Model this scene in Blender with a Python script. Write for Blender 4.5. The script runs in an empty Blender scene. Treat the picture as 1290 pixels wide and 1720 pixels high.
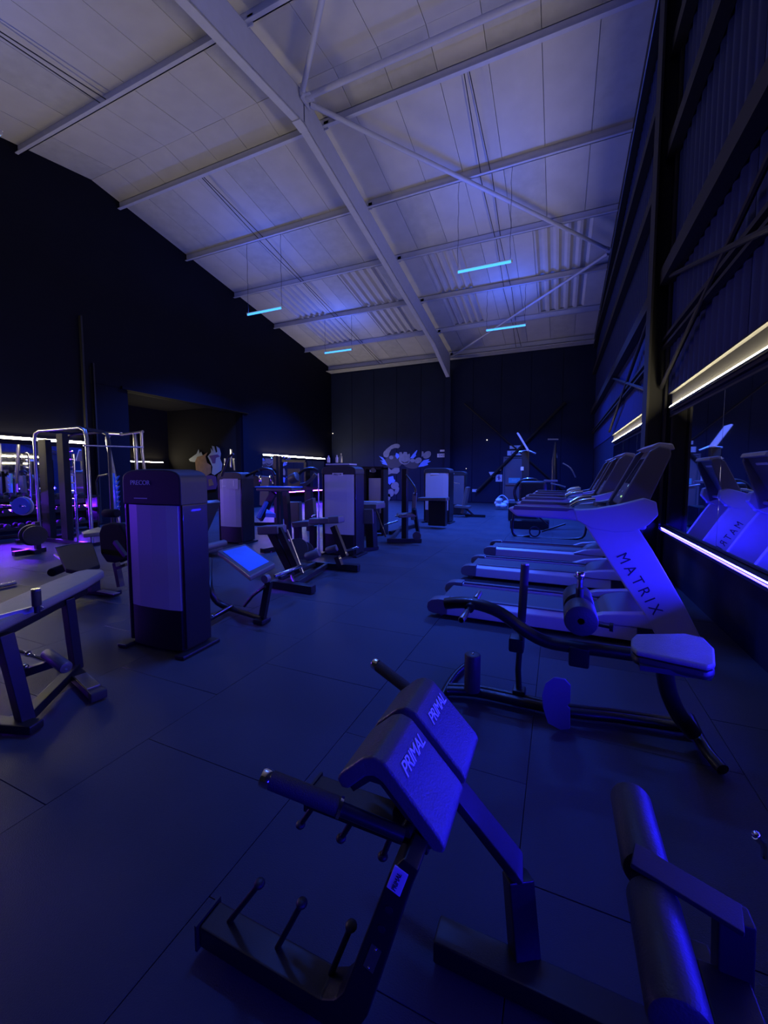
import bpy, bmesh, math, random
from mathutils import Vector, Matrix
R_ = random.Random(7)
rad = math.radians
SC = bpy.context.scene
COL = SC.collection

# ---------------------------------------------------------------- camera
F, CX, CY, EYE = 674.0, 645.0, 845.0, 1.5
PITCH = math.atan((CY - 797) / F)
YAW = math.atan(293 / F * math.cos(PITCH))
fw = Vector((-math.sin(YAW) * math.cos(PITCH), math.cos(YAW) * math.cos(PITCH), -math.sin(PITCH)))
rt = Vector((math.cos(YAW), math.sin(YAW), 0))
up = rt.cross(fw)
cd = bpy.data.cameras.new('camera'); cam = bpy.data.objects.new('camera', cd); COL.objects.link(cam)
cam.matrix_world = Matrix(((rt.x, up.x, -fw.x, 0), (rt.y, up.y, -fw.y, 0), (rt.z, up.z, -fw.z, EYE), (0, 0, 0, 1)))
cd.sensor_fit = 'HORIZONTAL'; cd.sensor_width = 36; cd.lens = F / 1290 * 36
cd.shift_y = -(860 - CY) / 1290; cd.clip_start = .05; cd.clip_end = 200
SC.camera = cam

# ---------------------------------------------------------------- world, exposure
W = bpy.data.worlds.new('open_end_fill'); SC.world = W; W.use_nodes = True  # added dim fill, entering where the near end has no wall
W.node_tree.nodes['Background'].inputs[0].default_value = (.50, .55, .90, 1)
W.node_tree.nodes['Background'].inputs[1].default_value = .008
SC.view_settings.view_transform = 'Standard'; SC.view_settings.look = 'None'
SC.view_settings.exposure = 0; SC.view_settings.gamma = 1
SC.view_settings.use_curve_mapping = False
BLUE_S, WARM_S, PURP_S = 2.0, 104, 380
DOWN_W, UP_W = 820, 44                                  # each blue tube's own light, W
BLUE_C, WARM_C, PURP_C = (.06, .36, 1), (1, .86, .55), (.014, .010, 1)
PURL_C = (.12, .010, 1)
LAMP_C = (.03, .115, 1)


def at(px, py, z=None, X=None, Y=None):
    """a point of the place seen in direction (px, py), at a known height z or a known X or Y"""
    d = rt * ((px - CX) / F) - up * ((py - CY) / F) + fw
    t = (z - EYE) / d.z if z is not None else (X / d.x if X is not None else Y / d.y)
    return Vector((0, 0, EYE)) + d * t


# ---------------------------------------------------------------- materials
MATS = {}
def mat(name, col, rough=.5, metal=0, noise=0, nscale=8, bump=0, bscale=60, spec=.5, coat=0, emit=None, es=0, rvar=0):
    m = bpy.data.materials.new(name); m.use_nodes = True; nt = m.node_tree; b = nt.nodes['Principled BSDF']
    b.inputs['Base Color'].default_value = (*col, 1); b.inputs['Roughness'].default_value = rough
    b.inputs['Metallic'].default_value = metal; b.inputs['Specular IOR Level'].default_value = spec
    b.inputs['Coat Weight'].default_value = coat
    if emit: b.inputs['Emission Color'].default_value = (*emit, 1); b.inputs['Emission Strength'].default_value = es
    tc = nt.nodes.new('ShaderNodeTexCoord')
    if noise or rvar:
        n = nt.nodes.new('ShaderNodeTexNoise'); n.inputs['Scale'].default_value = nscale; n.inputs['Detail'].default_value = 6
        nt.links.new(tc.outputs['Object'], n.inputs['Vector'])
        if noise:
            r = nt.nodes.new('ShaderNodeMix'); r.data_type = 'RGBA'
            r.inputs[6].default_value = (*[c * (1 - noise) for c in col], 1); r.inputs[7].default_value = (*[min(1, c * (1 + noise)) for c in col], 1)
            nt.links.new(n.outputs['Fac'], r.inputs[0]); nt.links.new(r.outputs[2], b.inputs['Base Color'])
        if rvar:
            q = nt.nodes.new('ShaderNodeMapRange'); q.inputs[3].default_value = max(0, rough - rvar); q.inputs[4].default_value = min(1, rough + rvar)
            nt.links.new(n.outputs['Fac'], q.inputs[0]); nt.links.new(q.outputs[0], b.inputs['Roughness'])
    if bump:
        n2 = nt.nodes.new('ShaderNodeTexNoise'); n2.inputs['Scale'].default_value = bscale; n2.inputs['Detail'].default_value = 3
        nt.links.new(tc.outputs['Object'], n2.inputs['Vector'])
        bp = nt.nodes.new('ShaderNodeBump'); bp.inputs['Strength'].default_value = bump; bp.inputs['Distance'].default_value = .01
        nt.links.new(n2.outputs['Fac'], bp.inputs['Height']); nt.links.new(bp.outputs[0], b.inputs['Normal'])
    MATS[name] = m
    return m

def emis(name, col, s):
    m = bpy.data.materials.new(name); m.use_nodes = True; nt = m.node_tree; nt.nodes.clear()
    e = nt.nodes.new('ShaderNodeEmission'); o = nt.nodes.new('ShaderNodeOutputMaterial')
    e.inputs[0].default_value = (*col, 1); e.inputs[1].default_value = s; nt.links.new(e.outputs[0], o.inputs[0])
    return m

RUB = mat('rubber_floor', (.045, .048, .060), .36, noise=.25, nscale=1.7, bump=.3, bscale=220, spec=.09, rvar=.08)
RUBS = mat('rubber_underlay', (.03, .03, .032), .9)
CEIL = mat('ceiling_paint', (.56, .54, .52), .75, noise=.12, nscale=2.5)
CEIL2 = mat('ceiling_paint_worn', (.50, .49, .47), .8, noise=.2, nscale=4)
STEELW = mat('painted_steel', (.52, .53, .64), .5, noise=.08, nscale=6)
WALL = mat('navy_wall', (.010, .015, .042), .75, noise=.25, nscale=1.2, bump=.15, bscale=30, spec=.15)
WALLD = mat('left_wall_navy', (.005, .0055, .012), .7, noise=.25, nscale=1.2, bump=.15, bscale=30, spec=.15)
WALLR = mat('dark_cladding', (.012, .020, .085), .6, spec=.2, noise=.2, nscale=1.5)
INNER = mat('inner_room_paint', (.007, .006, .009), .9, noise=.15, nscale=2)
BLK = mat('black_trim', (.005, .005, .006), .75)
MIR = mat('mirror_glass', (.82, .83, .86), .02, metal=1)
PC = mat('black_powder_coat', (.009, .009, .011), .36, spec=.4, coat=.12, noise=.2, nscale=20, bump=.08, bscale=300)
HOOD = mat('hood_plastic', (.016, .016, .02), .55, bump=.05, bscale=300)
PCM = mat('matte_black_steel', (.014, .014, .017), .5, bump=.1, bscale=300)
VIN = mat('black_vinyl', (.075, .075, .08), .38, bump=.25, bscale=180, noise=.15, nscale=12, spec=.6)
VINL = mat('grey_vinyl', (.17, .165, .165), .45, bump=.3, bscale=160, noise=.15, nscale=14)
VIN_LIT = mat('blue_lit_vinyl', (.05, .20, .72), .35, bump=.2, bscale=140, noise=.15, nscale=10)  # blue of the tube lights put into the colour of pads and teeth
VIND = mat('dark_vinyl', (.012, .012, .016), .85, bump=.2, bscale=160, spec=.1)
VINR = mat('roller_vinyl', (.04, .04, .044), .42, bump=.2, bscale=160, spec=.4)
GRIP = mat('rubber_grip', (.02, .02, .022), .65, bump=.4, bscale=350)
CHR = mat('chrome', (.75, .76, .78), .14, metal=1, rvar=.05, nscale=30)
CHRD = mat('brushed_steel', (.5, .5, .53), .32, metal=1, rvar=.1, nscale=40)
GRY = mat('grey_plastic', (.36, .36, .42), .42, noise=.06, nscale=9)
GRYD = mat('dark_grey_plastic', (.10, .10, .12), .45)
BELT = mat('running_belt', (.05, .05, .055), .6, noise=.2, nscale=30, bump=.2, bscale=300)
SCRN = mat('console_glass', (.015, .015, .02), .12)
SCRL = emis('console_led', (.25, .5, .9), .8)
SCRG = emis('console_led_green', (.45, .8, .45), .9)
WHT = mat('white_print', (.62, .62, .65), .5)
PRNT = mat('pad_print', (.75, .75, .8), .5)
DPRNT = mat('dark_print', (.02, .02, .04), .5)
IRON = mat('weight_iron', (.03, .03, .034), .5, noise=.2, nscale=20)
SIGN = mat('sign_pale_blue', (.45, .55, .68), .5)
SIGNC = mat('sign_cyan', (.10, .42, .55), .5)
SIGNW = mat('sign_white', (.6, .6, .66), .5)
DOORM = mat('exit_door_paint', (.10, .10, .14), .55)
PLB = mat('blue_bumper', (.05, .12, .6), .5)
PLW = mat('pale_rim', (.5, .5, .55), .5)
MURG = mat('mural_grey', (.20, .21, .26), .7, noise=.3, nscale=5)
MURD = mat('mural_dark', (.05, .05, .07), .7)
MURB = mat('mural_blue', (.12, .25, .85), .7, noise=.15, nscale=4)
MURT = mat('mural_tan', (.48, .26, .15), .7, noise=.35, nscale=6)
MURP = mat('mural_purple', (.16, .06, .28), .7)
BAG = mat('pale_bag', (.40, .50, .62), .6, noise=.3, nscale=12)
TUBE_M = emis('blue_tube', BLUE_C, BLUE_S)
WARM_M = emis('warm_led', WARM_C, WARM_S)
PURP_M = emis('violet_led', PURP_C, PURP_S)
PURL_M = emis('violet_led_left', PURL_C, PURP_S * .8)
SPOT_M = emis('small_status_led', (1, .85, .7), 2)

def frosted():
    m = bpy.data.materials.new('frosted_shroud'); m.use_nodes = True; nt = m.node_tree; nt.nodes.clear()
    o = nt.nodes.new('ShaderNodeOutputMaterial'); mx = nt.nodes.new('ShaderNodeMixShader'); tr = nt.nodes.new('ShaderNodeBsdfTransparent')
    p = nt.nodes.new('ShaderNodeBsdfPrincipled'); p.inputs['Base Color'].default_value = (.52, .52, .58, 1)
    p.inputs['Roughness'].default_value = .42; p.inputs['Metallic'].default_value = .1
    mx.inputs[0].default_value = .82; tr.inputs[0].default_value = (.7, .7, .75, 1)
    nt.links.new(tr.outputs[0], mx.inputs[1]); nt.links.new(p.outputs[0], mx.inputs[2]); nt.links.new(mx.outputs[0], o.inputs[0])
    return m
FROST = frosted()


# ---------------------------------------------------------------- geometry helpers
def V(*a): return Vector(a[0]) if len(a) == 1 else Vector(a)

class B:
    def __init__(s): s.bm = bmesh.new(); s.wn = False
    def _merge(s, t):
        me = bpy.data.meshes.new('tmp'); t.to_mesh(me); t.free(); s.bm.from_mesh(me); bpy.data.meshes.remove(me); return s
    def box(s, c, sz, R=None, bev=0, seg=2):
        if bev: s.wn = True
        t = bmesh.new(); bmesh.ops.create_cube(t, size=1)
        bmesh.ops.scale(t, vec=sz, verts=t.verts)
        if bev: bmesh.ops.bevel(t, geom=t.edges[:], offset=min(bev, min(sz) * .49), segments=seg, affect='EDGES', profile=.5)
        if R is not None: bmesh.ops.transform(t, matrix=R.to_4x4(), verts=t.verts)
        bmesh.ops.translate(t, vec=V(c), verts=t.verts)
        return s._merge(t)
    def beam(s, a, b, w, h, upv=(0, 0, 1), bev=0):
        """box from a to b; w across, h along upv"""
        a, b = V(a), V(b); d = b - a; L = d.length; x = d.normalized(); y = V(upv).cross(x)
        if y.length < 1e-4: y = V(0, 1, 0).cross(x)
        y.normalize(); z = x.cross(y)
        R = Matrix((x, y, z)).transposed()
        return s.box((a + b) / 2, (L, w, h), R, bev)
    def tube(s, pts, r, n=10, closed=False, caps=True, sub=0):
        pts = [V(p) for p in pts]
        if sub: pts = smooth(pts, sub)
        rr = r if isinstance(r, (list, tuple)) else [r] * len(pts)
        if len(rr) != len(pts): rr = [rr[0] + (rr[-1] - rr[0]) * i / (len(pts) - 1) for i in range(len(pts))]
        rings = []; u = None; N = len(pts)
        for i, p in enumerate(pts):
            if closed: d = (pts[(i + 1) % N] - pts[i - 1])
            else: d = pts[min(i + 1, N - 1)] - pts[max(i - 1, 0)]
            d.normalize()
            if u is None: u = d.orthogonal().normalized()
            else:
                u = u - d * u.dot(d)
                u = u.normalized() if u.length > 1e-5 else d.orthogonal().normalized()
            v = d.cross(u)
            rings.append([s.bm.verts.new(p + (u * math.cos(a) + v * math.sin(a)) * rr[i]) for a in [2 * math.pi * k / n for k in range(n)]])
        for i in range(N if closed else N - 1):
            q, w = rings[i], rings[(i + 1) % N]
            for k in range(n):
                s.bm.faces.new((q[k], q[(k + 1) % n], w[(k + 1) % n], w[k]))
        if caps and not closed: s.bm.faces.new(rings[0][::-1]); s.bm.faces.new(rings[-1])
        return s
    def cyl(s, a, b, r, r2=None, n=16):
        return s.tube([a, b], [r, r if r2 is None else r2], n)
    def rcyl(s, a, b, r, n=18, e=None):
        """cylinder with rounded ends"""
        a, b = V(a), V(b); d = (b - a).normalized(); e = e or r * .3
        return s.tube([a, a + d * e * .3, a + d * e, b - d * e, b - d * e * .3, b], [r - e, r - e * .3, r, r, r - e * .3, r - e], n)
    def prism(s, pts, ext, bev=0, seg=2):
        if bev: s.wn = True
        t = bmesh.new(); ext = V(ext)
        lo = [t.verts.new(V(p)) for p in pts]; hi = [t.verts.new(V(p) + ext) for p in pts]; n = len(pts)
        t.faces.new(lo[::-1]); t.faces.new(hi)
        for i in range(n): t.faces.new((lo[i], lo[(i + 1) % n], hi[(i + 1) % n], hi[i]))
        bmesh.ops.recalc_face_normals(t, faces=t.faces)
        if bev: bmesh.ops.bevel(t, geom=t.edges[:], offset=bev, segments=seg, affect='EDGES', profile=.5, clamp_overlap=True)
        return s._merge(t)
    def ball(s, c, r, sc=(1, 1, 1), n=12):
        t = bmesh.new(); bmesh.ops.create_uvsphere(t, u_segments=n, v_segments=max(6, n // 2 + 1), radius=r)
        bmesh.ops.scale(t, vec=sc, verts=t.verts); bmesh.ops.translate(t, vec=V(c), verts=t.verts)
        return s._merge(t)
    def quad(s, *p):
        s.bm.faces.new([s.bm.verts.new(V(q)) for q in p]); return s
    def disc(s, c, ax, r, th, n=24, hole=0):
        c, ax = V(c), V(ax).normalized()
        if not hole: return s.cyl(c - ax * th / 2, c + ax * th / 2, r, n=n)
        u = ax.orthogonal().normalized(); v = ax.cross(u)
        rg = []
        for (rr, o) in ((r, -th / 2), (r, th / 2), (hole, th / 2), (hole, -th / 2)):
            rg.append([s.bm.verts.new(c + ax * o + (u * math.cos(a) + v * math.sin(a)) * rr) for a in [2 * math.pi * k / n for k in range(n)]])
        for i in range(4):
            q, w = rg[i], rg[(i + 1) % 4]
            for k in range(n): s.bm.faces.new((q[k], q[(k + 1) % n], w[(k + 1) % n], w[k]))
        return s

def smooth(p, k):
    out = []; n = len(p)
    for i in range(n - 1):
        a, b, c, d = p[max(i - 1, 0)], p[i], p[i + 1], p[min(i + 2, n - 1)]
        for j in range(k):
            t = j / k
            out.append(.5 * ((2 * b) + (c - a) * t + (2 * a - 5 * b + 4 * c - d) * t * t + (3 * b - a - 3 * c + d) * t ** 3))
    out.append(p[-1]); return out

def finish(name, b, m, inv=None):
    bm = b.bm if isinstance(b, B) else b
    if inv is not None: bmesh.ops.transform(bm, matrix=inv, verts=bm.verts)
    bmesh.ops.recalc_face_normals(bm, faces=bm.faces)
    me = bpy.data.meshes.new(name); bm.to_mesh(me); bm.free()
    me.materials.append(m)
    me.polygons.foreach_set('use_smooth', [True] * len(me.polygons))
    me.set_sharp_from_angle(angle=rad(38)); me.update()
    return me

def wn(o, b):
    if isinstance(b, B) and b.wn:
        m = o.modifiers.new('normals', 'WEIGHTED_NORMAL'); m.keep_sharp = True; m.weight = 80

def root_of(o):
    while o.parent: o = o.parent
    return o

def part(name, b, m, parent, label=None):
    """a part (or sub-part): its geometry is given in the place's coordinates"""
    r = root_of(parent)
    inv = (Matrix.Translation(r.location) @ r.rotation_euler.to_matrix().to_4x4()).inverted()
    o = bpy.data.objects.new(name, finish(name, b, m, inv)); COL.objects.link(o); o.parent = parent; wn(o, b)
    if label: o['label'] = label
    return o

def thing(name, label, cat, loc=(0, 0, 0), rz=0, group=None):
    o = bpy.data.objects.new(name, None); COL.objects.link(o); o.location = V(loc); o.rotation_euler = (0, 0, rz)
    o.empty_display_size = .1
    o['label'] = label; o['category'] = cat
    if group: o['group'] = group
    return o

def one(name, b, m, label, cat, loc=(0, 0, 0), group=None):
    """a thing that is one mesh"""
    o = bpy.data.objects.new(name, finish(name, b, m, Matrix.Translation(-V(loc)))); COL.objects.link(o); o.location = V(loc); wn(o, b)
    o['label'] = label; o['category'] = cat
    if group: o['group'] = group
    return o

def struct(name, b, m, parent=None):
    o = bpy.data.objects.new(name, finish(name, b, m)); COL.objects.link(o)
    if parent: o.parent = parent
    else: o['kind'] = 'structure'
    return o

def clone(o, parent=None):
    c = o.copy(); COL.objects.link(c)
    if parent: c.parent = parent
    for ch in list(o.children): clone(ch, c)
    return c

def put(o, loc, rz, label, group=None):
    o.location = V(loc); o.rotation_euler = (0, 0, rz); o['label'] = label
    if group: o['group'] = group
    return o

def text(name, s, size, org, xd, yd, m, parent, shear=0, depth=.0015, spacing=1, sx=1, label=None):
    cu = bpy.data.curves.new('t', 'FONT'); cu.body = s; cu.size = size; cu.align_x = 'CENTER'; cu.align_y = 'CENTER'
    cu.extrude = depth; cu.shear = shear; cu.space_character = spacing; cu.offset = 0
    to = bpy.data.objects.new('t', cu); COL.objects.link(to)
    dg = bpy.context.evaluated_depsgraph_get(); me = bpy.data.meshes.new_from_object(to.evaluated_get(dg))
    bpy.data.objects.remove(to); bpy.data.curves.remove(cu)
    x = V(xd).normalized(); z = x.cross(V(yd)).normalized(); y = z.cross(x); o_ = V(org)
    Mx = Matrix(((x.x * sx, y.x, z.x, o_.x), (x.y * sx, y.y, z.y, o_.y), (x.z * sx, y.z, z.z, o_.z), (0, 0, 0, 1)))
    bm = bmesh.new(); bm.from_mesh(me); bpy.data.meshes.remove(me)
    bmesh.ops.transform(bm, matrix=Mx, verts=bm.verts)
    b = B(); b.bm.free(); b.bm = bm
    return part(name, b, m, parent, label)


# ================================================================ STRUCTURE
XL, XR, YB, YN = -12.7, 1.5, 21.3, -5.0       # left wall, right wall, back wall, near end
K, ZE, YR = .165, 7.6, 7.9                    # roof slope, height of the purlins' underside at the back, ridge
def zp(y):
    return ZE + K * (YB - y) if y >= YR else ZE + K * (YB - YR) - K * (YR - y)

floor = struct('floor', B().box(((XL + XR) / 2, (YB + YN) / 2, -.06), (XR - XL + .4, YB - YN + .4, .09)), RUBS)
tile = None; ntile = 0
ys0 = []
for i in range(14):
    for j in range(-1, 23):
        x0 = 1.9 - 1.0 * i - 1.0 + 0.0; x1 = x0 + 1
        off = .47 if i % 2 else .97
        y0 = j - 1 + off
        a, b = max(x0, XL), min(x1, XR)
        c, d = y0, min(y0 + 1, YB)
        if b - a < .05 or d - c < .05 or c < -.2: continue
        cx, cy = (a + b) / 2, (c + d) / 2
        dd = V(cx, cy, 0); fwd = dd.dot(V(fw.x, fw.y, 0).normalized()); sd = dd.dot(rt)
        if fwd < .0 or abs(sd) > fwd * 1.0 + .9: continue
        full = abs(b - a - 1) < .01 and abs(d - c - 1) < .01
        if full and tile: me = tile
        else:
            q = B().box((0, 0, -.0075), (b - a - .003, d - c - .003, .015), bev=.001, seg=1)
            me = finish('mat_tile', q, RUB)
            if full: tile = me
        o = bpy.data.objects.new('mat_tile', me); COL.objects.link(o); o.location = (cx, cy, R_.uniform(-.0012, 0)); o.parent = floor
        ntile += 1

# walls
def gable(x0, x1):
    pts = [(x0, YN, -.1), (x0, YB + .25, -.1), (x0, YB + .25, zp(YB) + .35), (x0, YR, zp(YR) + .3), (x0, YN, zp(YN) + .3)]
    return B().prism(pts, (x1 - x0, 0, 0))
DY0, DY1, DZ = 8.7, 13.65, 4.15
wl = B()
wl.prism([(XL, YN, -.1), (XL, DY0, -.1), (XL, DY0, zp(YR) + .3), (XL, YR, zp(YR) + .3), (XL, YN, zp(YN) + .3)], (-.25, 0, 0))
wl.prism([(XL, DY0, DZ), (XL, DY1, DZ), (XL, DY1, zp(DY1) + .35), (XL, DY0, zp(DY0) + .35)], (-.25, 0, 0))
wl.prism([(XL, DY1, -.1), (XL, YB + .25, -.1), (XL, YB + .25, zp(YB) + .35), (XL, DY1, zp(DY1) + .35)], (-.25, 0, 0))
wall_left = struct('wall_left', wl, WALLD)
wall_right = struct('wall_right', gable(XR, XR + .2), WALL)
wall_back = struct('wall_back', B().box(((XL + XR) / 2, YB + .1, 4), (XR - XL + .5, .2, 8.2)), WALL)
# ribbed cladding sheets on the right wall above the mirrors (vertical ribs)
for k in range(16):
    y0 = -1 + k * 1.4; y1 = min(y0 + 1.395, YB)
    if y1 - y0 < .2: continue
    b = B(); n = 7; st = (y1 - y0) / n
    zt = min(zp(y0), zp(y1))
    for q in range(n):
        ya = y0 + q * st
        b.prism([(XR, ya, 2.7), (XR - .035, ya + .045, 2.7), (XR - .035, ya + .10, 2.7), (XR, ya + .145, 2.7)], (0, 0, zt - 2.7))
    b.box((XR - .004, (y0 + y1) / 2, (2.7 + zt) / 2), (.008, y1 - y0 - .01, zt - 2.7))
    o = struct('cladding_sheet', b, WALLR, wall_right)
# back-wall panels with joints
for k in range(10):
    x0 = XL + k * 1.42
    struct('wall_panel', B().box((x0 + .71, YB - .012, 3.75), (1.40, .024, 7.4), bev=.006, seg=1), WALL, wall_back)

# wall frame members
t1 = struct('trim_1', B().box((-5.45, YB - .16, 3.4), (.22, .22, 6.9)).box((-5.45, YB - .26, 3.4), (.3, .03, 6.9)), WALL)      # back column
b = B().box((1.44, 7.42, 4.8), (.03, .34, 9.6)).box((1.33, 7.42, 4.8), (.24, .03, 9.6)).box((1.21, 7.42, 4.8), (.03, .34, 9.6))
struct('trim_2', b, BLK)                                                                                                  # gable column
b = B()
for (za, w, h) in ((4.40, .16, .22), (3.52, .08, .05), (3.40, .08, .04), (6.2, .14, .2), (7.6, .14, .2)):
    y1 = YB - .05; b.beam((XR - .04 - w / 2, -1, za), (XR - .04 - w / 2, y1 if za < 7 else 20.0, za), w, h)
struct('trim_3', b, BLK)                                                                                                  # sheeting rails
b = B()
b.tube([(1.40, 2.6, 4.4), (1.38, 7.3, 2.8)], .03, 8).tube([(1.38, 2.4, 2.8), (1.38, 7.3, 4.4)], .03, 8)
b.tube([(1.38, 7.8, 4.4), (1.38, 14, 2.8)], .035, 8).tube([(1.38, 7.7, 2.8), (1.38, 14, 4.4)], .03, 8)
struct('trim_4', b, BLK)                                                                                                  # wall bracing
b = B()
for s in (1, 2):
    ya, yb = (YR, YB - .1) if s == 1 else (YN, YR)
    b.beam((1.40, ya, zp(ya) - .12), (1.40, yb, zp(yb) - .12), .16, .42)
struct('trim_5', b, BLK)                                                                                                  # black gable rafter
struct('trim_6', B().tube([(1.30, -2, zp(-2) - .42), (1.30, YR, zp(YR) - .42)], .014, 8).tube([(1.30, YR, zp(YR) - .42), (1.30, 20.9, zp(20.9) - .42)], .014, 8), CHRD)
# diagonal brace on the back wall
struct('trim_7', B().tube([(-3.9, YB - .14, .6), (.2, YB - .14, 4.9)], .07, 8).tube([(.4, YB - .14, .6), (-4.6, YB - .14, 5.2)], .035, 8), BLK)
# box-out around the wide doorway and its shadow ledge
b = B().box((XL + .06, (7.6 + 14.0) / 2, 4.42), (.12, 6.4, .46)).box((XL + .05, 8.12, 2.1), (.10, 1.0, 4.2)).box((XL + .05, 13.86, 2.1), (.10, .34, 4.2)).box((XL + .1, 11.2, 4.2), (.22, 5.6, .09))
struct('trim_8', b, WALLD)
struct('trim_9', B().box((XL + .1, 7.35, 3.0), (.1, .05, 6)).box((XL + .1, 7.62, 2.4), (.1, .04, 4.7)), PCM)
# the room beyond the doorway
b = B().box((-17.3, 11.5, 2.3), (.2, 9.5, 4.6)).box((-15.1, 13.82, 2.3), (4.3, .3, 4.6)).box((-15.1, 6.6, 2.3), (4.3, .2, 4.6)).box((-15.1, 11.2, 4.55), (4.4, 9, .1)).box((-15.1, 10.2, -.05), (4.4, 7.4, .1))
struct('wall_inner_room', b, INNER)

# ceiling: panels between purlins, corrugated roof lights
def slope(y0, y1): return (y1 - y0, -(K if y0 >= YR - .01 else -K) * (y1 - y0))
PUR = [1.3, 3.75, 6.16, 8.72, 11.15, 13.5, 16.07, 18.6, 21.0]
edges = [YN, -1.15, 1.3, 3.75, 6.16, YR, 8.72, 11.15, 13.5, 16.07, 18.6, 21.3 + .1]
ceil = struct('ceiling', B().prism([(XL - .2, YN, zp(YN) + .36), (XL - .2, YR, zp(YR) + .36), (XL - .2, YR, zp(YR) + .42), (XL - .2, YN, zp(YN) + .42)], (XR - XL + .4, 0, 0))
              .prism([(XL - .2, YR, zp(YR) + .36), (XL - .2, YB + .3, zp(YB + .3) + .36), (XL - .2, YB + .3, zp(YB + .3) + .42), (XL - .2, YR, zp(YR) + .42)], (XR - XL + .4, 0, 0)), CEIL)
CORR = {(13.5, 16.07): [(-11.3, -9.8), (-7.95, -6.3), (-4.6, -3.2), (-.95, .75)], (16.07, 18.6): [(-11.3, -9.8), (-7.95, -6.3), (-4.6, -3.2), (-.95, .75)]}
HP = .23                                             # deck height above the purlins' underside
xs = [XL]
step = (XR - XL) / 14
meshes = {}
for e0, e1 in zip(edges[:-1], edges[1:]):
    z0, z1 = zp(e0 + 1e-6) + HP, zp(e1 - 1e-6) + HP
    if e1 > YB: z1 = zp(e1) + HP
    cor = CORR.get((e0, e1), [])
    cuts = sorted(set([XL + step * i for i in range(15)] + [c for p in cor for c in p]))
    for xa, xb in zip(cuts[:-1], cuts[1:]):
        if xb - xa < .12: pass
        mid = (xa + xb) / 2
        if any(p[0] < mid < p[1] for p in cor): continue
        dz = R_.uniform(-.004, .003)
        w = xb - xa - .012
        b = B().prism([(xa + .006, e0 + .004, z0 + dz), (xa + .006, e1 - .004, z1 + dz), (xa + .006, e1 - .004, z1 + dz + .05), (xa + .006, e0 + .004, z0 + dz + .05)], (w, 0, 0))
        struct('ceiling_panel', b, CEIL if R_.random() < .7 else CEIL2, ceil)
    for (xa, xb) in cor:
        n = 5; st = (xb - xa) / n; prof = []
        for q in range(n):
            x = xa + q * st; prof += [(x, 0), (x + st * .22, 0), (x + st * .45, .09), (x + st * .72, .09), (x + st * .97, 0)]
        prof.append((xb, 0))
        b = B()
        for (p, q) in zip(prof[:-1], prof[1:]):
            b.prism([(p[0], e0, z0 + p[1] + .02), (q[0], e0, z0 + q[1] + .02), (q[0], e0, z0 + q[1] + .025), (p[0], e0, z0 + p[1] + .025)], (0, e1 - e0, z1 - z0))
        struct('corrugated_sheet', b, CEIL, ceil)

# purlins (Z section with bolts) and ridge
n = 0
for y in [-1.15] + PUR:
    z = zp(y); s = -K if y > YR else K
    b = B().box(((XL + XR) / 2, y, z + HP / 2), (XR - XL, .02, HP)).box(((XL + XR) / 2, y - .035, z + .008), (XR - XL, .09, .016)).box(((XL + XR) / 2, y + .035, z + HP - .01), (XR - XL, .09, .014))
    for k in range(30):
        x = XL + .4 + k * .48
        b.cyl((x, y + .07, z + HP - .03), (x, y + .07, z + HP - .005), .012, n=6)
    o = struct('purlin', b, STEELW); o['kind'] = 'structure'; o.name = 'trim_%d' % (10 + n); n += 1
struct('trim_20', B().beam((XL, 20.98, 7.55), (XR, 20.98, 7.55), .5, .03).box(((XL + XR) / 2, YB - .05, 7.60), (XR - XL, .12, .14)), CEIL2)
# main rafter
def rafter(xc):
    b = B(); hw = .10
    ys = [YN, 3, YR, YR + .01, 12, 18.2, 20.9]
    dep = [.7, .66, .62, .62, .62, .66, 1.1]
    for a, c, da, dc in zip(ys[:-1], ys[1:], dep[:-1], dep[1:]):
        za, zc = zp(a), zp(c)
        b.prism([(xc + hw - .03, a, za), (xc + hw - .03, c, zc), (xc + hw - .03, c, zc - dc), (xc + hw - .03, a, za - da)], (.03, 0, 0))      # web (near the right edge)
        b.prism([(xc - hw, a, za - da), (xc - hw, c, zc - dc), (xc - hw, c, zc - dc + .02), (xc - hw, a, za - da + .02)], (2 * hw, 0, 0))   # bottom flange
        b.prism([(xc - hw, a, za - .02), (xc - hw, c, zc - .02), (xc - hw, c, zc), (xc - hw, a, za)], (2 * hw, 0, 0))
    b.box((xc, YR, zp(YR) - .3), (.2, .03, .6)).box((xc, YR - .02, zp(YR) - .66), (.2, .3, .03))
    for y in PUR[2:]:
        b.box((xc + hw + .06, y, zp(y) + .05), (.12, .02, .2))
    return b
struct('trim_21', rafter(-5.43), STEELW)
# ridge strut and wind bracing tubes
ND = V(-5.32, YR, zp(YR) - .12)
tb = lambda a, c, r=.055: B().tube([a, c], r, 12).cyl(V(a), V(a) + (V(c) - V(a)).normalized() * .12, r * 1.25, n=8).cyl(V(c), V(c) - (V(c) - V(a)).normalized() * .12, r * 1.25, n=8)
struct('trim_22', tb(ND, (1.3, YR, zp(YR) - .12), .06), STEELW)
struct('trim_23', tb(ND + V(.05, .15, -.02), (1.25, 14.95, zp(14.95) - .06)), STEELW)
struct('trim_24', tb((1.25, 15.15, zp(15.15) - .06), (-5.3, 21.0, zp(21.0) - .06), .045), STEELW)
struct('trim_25', tb(ND + V(.02, -.12, -.02), (1.25, 1.0, zp(1.0) - .06)), STEELW)
struct('trim_26', B().box(ND + V(.03, 0, 0), (.03, .36, .28)).box(ND + V(.1, 0, -.02), (.2, .22, .02)), STEELW)
struct('trim_27', B().box((1.27, 15.05, zp(15) - .06), (.14, .34, .02)).box((1.34, 15.05, zp(15) - .06), (.02, .3, .18)), STEELW)
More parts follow.
